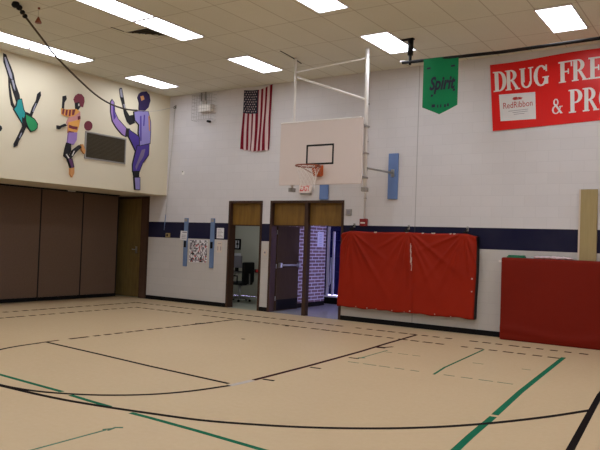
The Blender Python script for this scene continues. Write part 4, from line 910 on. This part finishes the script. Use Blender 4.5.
# ================================================================== red gym mats
def hung_mat():
    t = thing('hung_mat', (6.85, -0.1, 0.29), 'wide red gym mat hung on the wall by three hooks', 'gym mat')
    NU, NV = 150, 84
    HK = [(5.62, 1.93), (6.93, 1.945), (8.10, 1.935)]
    rr = random.Random(5)
    FO = []
    for hx, hz in HK:
        for a in (-62, -38, -22, -9, 6, 20, 36, 58):
            FO.append((hx, hz, math.radians(a + rr.uniform(-5, 5)), rr.uniform(0.5, 1.1), rr.uniform(0.7, 1.25)))
    def outline(u, v):
        xl = 5.39 + (5.325 - 5.39) * v ** 0.8; xr = 8.325 + 0.012 * math.sin(v * 5)
        x = xl + (xr - xl) * u
        top = 1.865 + 0.045 * min(1, u * 14, (1 - u) * 14) - 0.012 * (1 - math.cos((x - 5.62) / 1.24 * 2 * PI)) * 0.5
        bot = 0.300 - 0.006 * u + 0.008 * math.sin(u * 23) + 0.006 * math.sin(u * 51)
        return x, top + (bot - top) * v
    def dep(x, z):
        d = 0.0
        for hx, hz, a, amp, ln in FO:
            dx, dz = x - hx, hz - z; r = math.hypot(dx, dz)
            if r < 0.02: continue
            ang = math.atan2(dx, dz) - a
            side = r * math.sin(ang)
            if math.cos(ang) > 0: d += amp * 0.042 * math.exp(-(side / (0.014 + 0.036 * r)) ** 2) * math.exp(-(r / ln) ** 2) * min(1, r * 4)
        d += 0.008 * math.sin(x * 7 + z * 3) * math.sin(z * 4 + 1) + 0.004 * math.sin(x * 19 + 2 * math.sin(z * 5))
        d -= 0.02 * math.exp(-((x - 7.0 - 0.04 * (1.9 - z)) / 0.015) ** 2)
        return d
    bm = bm_new(); fr = []; bk = []
    for i in range(NU + 1):
        cf, cb_ = [], []
        for j in range(NV + 1):
            u, v = i / NU, j / NV; x, z = outline(u, v)
            e = min(u, 1 - u) * 2.95; g = min(v, 1 - v) * 1.6; rd = 0.035
            inn = 0.0
            for q in (e, g):
                if q < rd: inn += rd - math.sqrt(max(0, rd * rd - (rd - q) ** 2))
            cf.append(bm.verts.new((x, -0.185 - dep(x, z) + min(inn, rd * 1.3), z))); cb_.append((x, z))
        fr.append(cf); bk.append(cb_)
    for i in range(NU):
        for j in range(NV):
            f = bm.faces.new((fr[i][j], fr[i + 1][j], fr[i + 1][j + 1], fr[i][j + 1])); f.smooth = True
    ring = [(i, 0) for i in range(NU)] + [(NU, j) for j in range(NV)] + [(i, NV) for i in range(NU, 0, -1)] + [(0, j) for j in range(NV, 0, -1)]
    back = [bm.verts.new((bk[i][j][0], -0.001, bk[i][j][1])) for i, j in ring]
    for k in range(len(ring)):
        k2 = (k + 1) % len(ring)
        f = bm.faces.new((fr[ring[k][0]][ring[k][1]], fr[ring[k2][0]][ring[k2][1]], back[k2], back[k])); f.material_index = 1
    bm.faces.new(back).material_index = 1
    cv = obj('mat_cover', bm, ['mat_red', 'black'], t)
    # torn white seam down the middle, grommets along the lower and side edge
    def surf(x, z, off=0.004): return (x, -0.185 - dep(x, z) - off, z)
    def blob(bm, pts, wds):
        for (x, z), w in zip(pts, wds): add_prism(bm, [(x - w, z - 0.03), (x + w * 0.6, z - 0.035), (x + w, z + 0.03), (x - w * 0.5, z + 0.035)], lambda u, v, d: surf(u, v, d), 0.0, 0.005)
    bm = bm_new(); zz = [1.66 - k * 0.04 for k in range(13)]
    blob(bm, [(6.99 + 0.003 * k + 0.004 * math.sin(k * 2), z) for k, z in enumerate(zz)], [0.003 + 0.003 * abs(math.sin(k * 1.7)) + (0.008 if k in (7, 8) else 0) for k in range(13)])
    obj('torn_seam', bm, 'paper_tan', cv)
    for x, z, r in ((5.80, 0.33, 0.0101), (6.06, 0.325, 0.0144), (6.28, 0.325, 0.0101), (6.63, 0.325, 0.0130), (6.90, 0.32, 0.0086), (7.02, 0.345, 0.0173), (7.545, 0.33, 0.0130), (7.87, 0.315, 0.0115), (8.27, 1.06, 0.0187), (8.27, 0.82, 0.0144)):
        obj('grommet', tube([surf(x, z, -0.002), surf(x, z, 0.012)], r * 0.8, n=10), 'paper_tan', cv)
    bm = bm_new(); r2 = random.Random(9)
    for k in range(6):
        x = r2.uniform(5.8, 8.1); add_box(bm, x, -0.17, 1.88, x + r2.uniform(0.03, 0.12), -0.14, 1.905 + r2.uniform(0, 0.010))
    obj('edge_tape', bm, 'paper_tan', cv)
    return HK
HK = hung_mat()
for (x, z), lab in zip(((5.60, 2.02), (6.86, 2.0), (8.09, 1.99)), ('small wall hook near the fire alarm holding the red mat', 'small wall hook above the torn middle seam of the mat', 'small wall hook at the mat end beside the standing mat')):
    t = thing('mat_hook', (x, 0, z), lab, 'hook', 'hooks holding up the hung mat')
    obj('hook_plate', box(x - 0.02, -0.014, z - 0.03, x + 0.02, 0.0, z + 0.06), 'grey_metal', t)
    obj('hook_arm', tube([(x, -0.014, z + 0.02), (x, -0.10, z - 0.02), (x, -0.12, z - 0.045)], 0.012, n=8), 'black', t)
    obj('hook_strap', box(x - 0.045, -0.14, 1.914, x + 0.045, -0.10, z - 0.04, bevel=0.008), 'black', t)

sm = thing('standing_mat', (10.2, -0.18, 0), 'plain red gym mat, shade put in its colour, standing on floor against the wall', 'gym mat')
bm = box(8.84, -0.30, 0.0, 12.0, -0.065, 1.492, bevel=0.028)
bmesh.ops.subdivide_edges(bm, edges=[e for e in bm.edges if e.calc_length() > 0.5], cuts=30, use_grid_fill=True)
for v in bm.verts:
    if v.co.y < -0.25:
        v.co.y -= 0.010 * math.sin(v.co.x * 4) * math.sin(v.co.z * 3) + 0.016 * math.exp(-((v.co.z - 0.16 - 0.05 * math.sin(v.co.x * 3)) / 0.05) ** 2) - 0.006
for f in bm.faces: f.smooth = True
obj('mat_cover', bm, 'mat_shaded', sm)
obj('corner_tag', box(8.79, -0.29, 1.40, 8.85, -0.27, 1.44, bevel=0.006), 'white_tape', sm)
gc = thing('folded_cloth', (9.08, -0.18, 1.49), 'folded green cloth lying on top of the standing mat', 'cloth')
bm = box(8.93, -0.27, 1.492, 9.24, -0.11, 1.515, bevel=0.008); add_box(bm, 8.95, -0.26, 1.514, 9.23, -0.12, 1.54, bevel=0.01)
obj('cloth_fold', bm, 'green_cloth', gc)
pk = thing('crumpled_bag', (9.72, -0.18, 1.49), 'pale pink crumpled plastic bag lying on top of the standing mat', 'bag')
bm = bm_new(); n1 = 26
rr = random.Random(4)
for i in range(7):
    bmesh.ops.create_icosphere(bm, subdivisions=3, radius=1, matrix=Matrix.Translation((9.46 + i * 0.088, -0.18 + rr.uniform(-0.02, 0.02), 1.515)) @ Matrix.Diagonal((0.075, 0.06, 0.022 + 0.012 * rr.random(), 1)))
for v in bm.verts:
    v.co += Vector((0, 0, 0.006 * math.sin(v.co.x * 70) * math.sin(v.co.y * 60))); v.co.z = max(v.co.z, 1.4935)
obj('bag_film', bm, 'pink_cloth', pk)

# ================================================================== office furniture seen through the doorway
oc = thing('office_chair', (1.5, 1.55, 0), 'black office chair with grey star base seen through office doorway', 'office chair')
bm = bm_new()
for k in range(5):
    a = k * 2 * PI / 5 + 0.3; add_tube(bm, [(1.5, 1.55, 0.10), (1.5 + 0.30 * math.cos(a), 1.55 + 0.30 * math.sin(a), 0.07)], [0.035, 0.02], n=8)
st_ = obj('star_base', bm, 'grey_metal', oc)
for k in range(5):
    a = k * 2 * PI / 5 + 0.3; x, y = 1.5 + 0.30 * math.cos(a), 1.55 + 0.30 * math.sin(a); obj('caster', tube([(x - 0.02, y, 0.03), (x + 0.02, y, 0.03)], 0.03, n=12), 'black', st_)
obj('gas_column', tube([(1.5, 1.55, 0.10), (1.5, 1.55, 0.42)], 0.035), 'chrome', oc)
obj('seat', box(1.27, 1.32, 0.44, 1.75, 1.80, 0.52, bevel=0.03), 'chair_black', oc)
obj('backrest', box(1.72, 1.33, 0.50, 1.80, 1.79, 1.05, bevel=0.035), 'chair_black', oc)
bm = bm_new()
for y in (1.28, 1.82): add_tube(bm, [(1.62, y, 0.48), (1.62, y, 0.68), (1.36, y, 0.70)], 0.02)
obj('armrest', bm, 'black', oc)
obj('back_post', tube([(1.55, 1.55, 0.42), (1.83, 1.55, 0.46), (1.82, 1.55, 0.75)], 0.02), 'grey_metal', oc)
oc.location.x -= 0.2
dk = thing('office_desk', (0.7, 2.0, 0), 'grey office desk with splayed leg, partly behind the door frame', 'desk')
obj('desk_top', box(0.0, 1.45, 0.71, 0.93, 2.45, 0.75, bevel=0.006), 'desk', dk)
for x, y in ((0.68, 1.95), (0.18, 1.95)):
    bm = bm_new(); add_tube(bm, [(x, y, 0.04), (x, y, 0.45)], 0.035); add_tube(bm, [(x, y, 0.45), (x + 0.2, y, 0.71)], 0.028); add_tube(bm, [(x, y, 0.45), (x - 0.15, y, 0.71)], 0.028)
    add_box(bm, x - 0.22, y - 0.04, 0.0, x + 0.16, y + 0.04, 0.05, bevel=0.01)
    obj('desk_leg', bm, 'white_metal', dk)
mo = thing('computer_monitor', (0.68, 2.05, 0.75), 'grey computer monitor on the office desk below picture frame', 'monitor')
obj('screen_panel', box(0.55, 2.05, 0.86, 0.92, 2.10, 1.19, bevel=0.01), 'screen', mo); obj('stand', box(0.70, 2.06, 0.75, 0.78, 2.12, 0.87), 'black', mo); obj('stand_foot', box(0.62, 2.0, 0.75, 0.86, 2.18, 0.765), 'black', mo)
for dx, dy, dz, a, lab in ((0.76, 1.68, 0.751, 0.2, 'loose white papers on the desk corner by the black chair'),):
    pa = bm_new()
    for k in range(5):
        c, s = math.cos(a + k * 0.13), math.sin(a + k * 0.13)
        add_prism(pa, [(dx + c * p - s * q, dy + s * p + c * q) for p, q in ((-0.14, -0.11), (0.14, -0.11), (0.14, 0.11), (-0.14, 0.11))], lambda u, v, d: (u, v, d + 0.1 * max(0, u - dx) * 0.3), dz + k * 0.012, dz + k * 0.012 + 0.006)
    tag(obj('paper_stack', pa, 'paper'), lab, 'paper')
pf = thing('picture_frame', (0.02, 3.0, 1.34), 'small dark picture frame on the cream office wall', 'picture frame')
bm = bm_new(); a, b, c, d = -0.12, 0.13, 1.345, 1.66
for q in ((a, c, b, c + 0.045), (a, d - 0.045, b, d), (a, c, a + 0.045, d), (b - 0.045, c, b, d)): add_box(bm, q[0], 2.965, q[1], q[2], 2.999, q[3])
obj('frame_molding', bm, 'black', pf)
obj('picture', box(a + 0.04, 2.985, c + 0.04, b - 0.04, 2.995, d - 0.04), 'paper', pf)
bm = bm_new(); add_box(bm, -0.045, 2.983, 1.49, 0.055, 2.985, 1.53); add_box(bm, -0.01, 2.983, 1.40, 0.02, 2.985, 1.61); obj('picture_print', bm, 'black', pf)
wn = thing('wall_sheet', (0.03, 3.0, 1.13), 'white sheet of paper on the office wall below picture frame', 'paper')
obj('sheet', box(-0.10, 2.993, 1.14, 0.14, 2.999, 1.24), 'paper', wn)
lt = thing('power_strip', (0.8, 3.0, 0.70), 'small glowing red light low on the office wall by the door jamb', 'indicator light')
obj('housing', box(0.70, 2.95, 0.70, 0.90, 3.001, 0.80, bevel=0.006), 'black', lt); obj('red_light', box(0.76, 2.94, 0.72, 0.84, 2.95, 0.79), 'exit_red', lt)

# ================================================================== daylight outside the hallway window
w = bpy.data.worlds.new('daylight'); SC.world = w; w.use_nodes = True
bgn = w.node_tree.nodes['Background']; bgn.inputs[0].default_value = (0.56, 0.50, 1.0, 1); bgn.inputs[1].default_value = SKY

# ================================================================== camera
cam = bpy.data.cameras.new('camera'); co_ = bpy.data.objects.new('camera', cam); COL.objects.link(co_)
cam.sensor_width = 36; cam.lens = 669.5375 / 600 * 36; cam.clip_start = 0.05; cam.clip_end = 200
Rm = ((0.8315275728, -0.5552577079, -0.0158358275), (0.5543379224, 0.8313053939, -0.0405069127), (0.0356561843, 0.0249042151, 0.9990537606))
mw = Matrix(((Rm[0][0], Rm[0][2], -Rm[0][1], 12.5608), (Rm[1][0], Rm[1][2], -Rm[1][1], -12.5113), (Rm[2][0], Rm[2][2], -Rm[2][1], 1.6441), (0, 0, 0, 1)))
co_.matrix_world = mw
SC.camera = co_

SC.view_settings.view_transform = 'Standard'; SC.view_settings.look = 'None'
SC.view_settings.exposure = EXPOSURE; SC.view_settings.gamma = 1; SC.view_settings.use_curve_mapping = False
SC.cycles.max_bounces = 10; SC.cycles.diffuse_bounces = 6; SC.cycles.glossy_bounces = 4; SC.cycles.transparent_max_bounces = 12
SC.cycles.use_denoising = True; SC.cycles.sample_clamp_indirect = 6
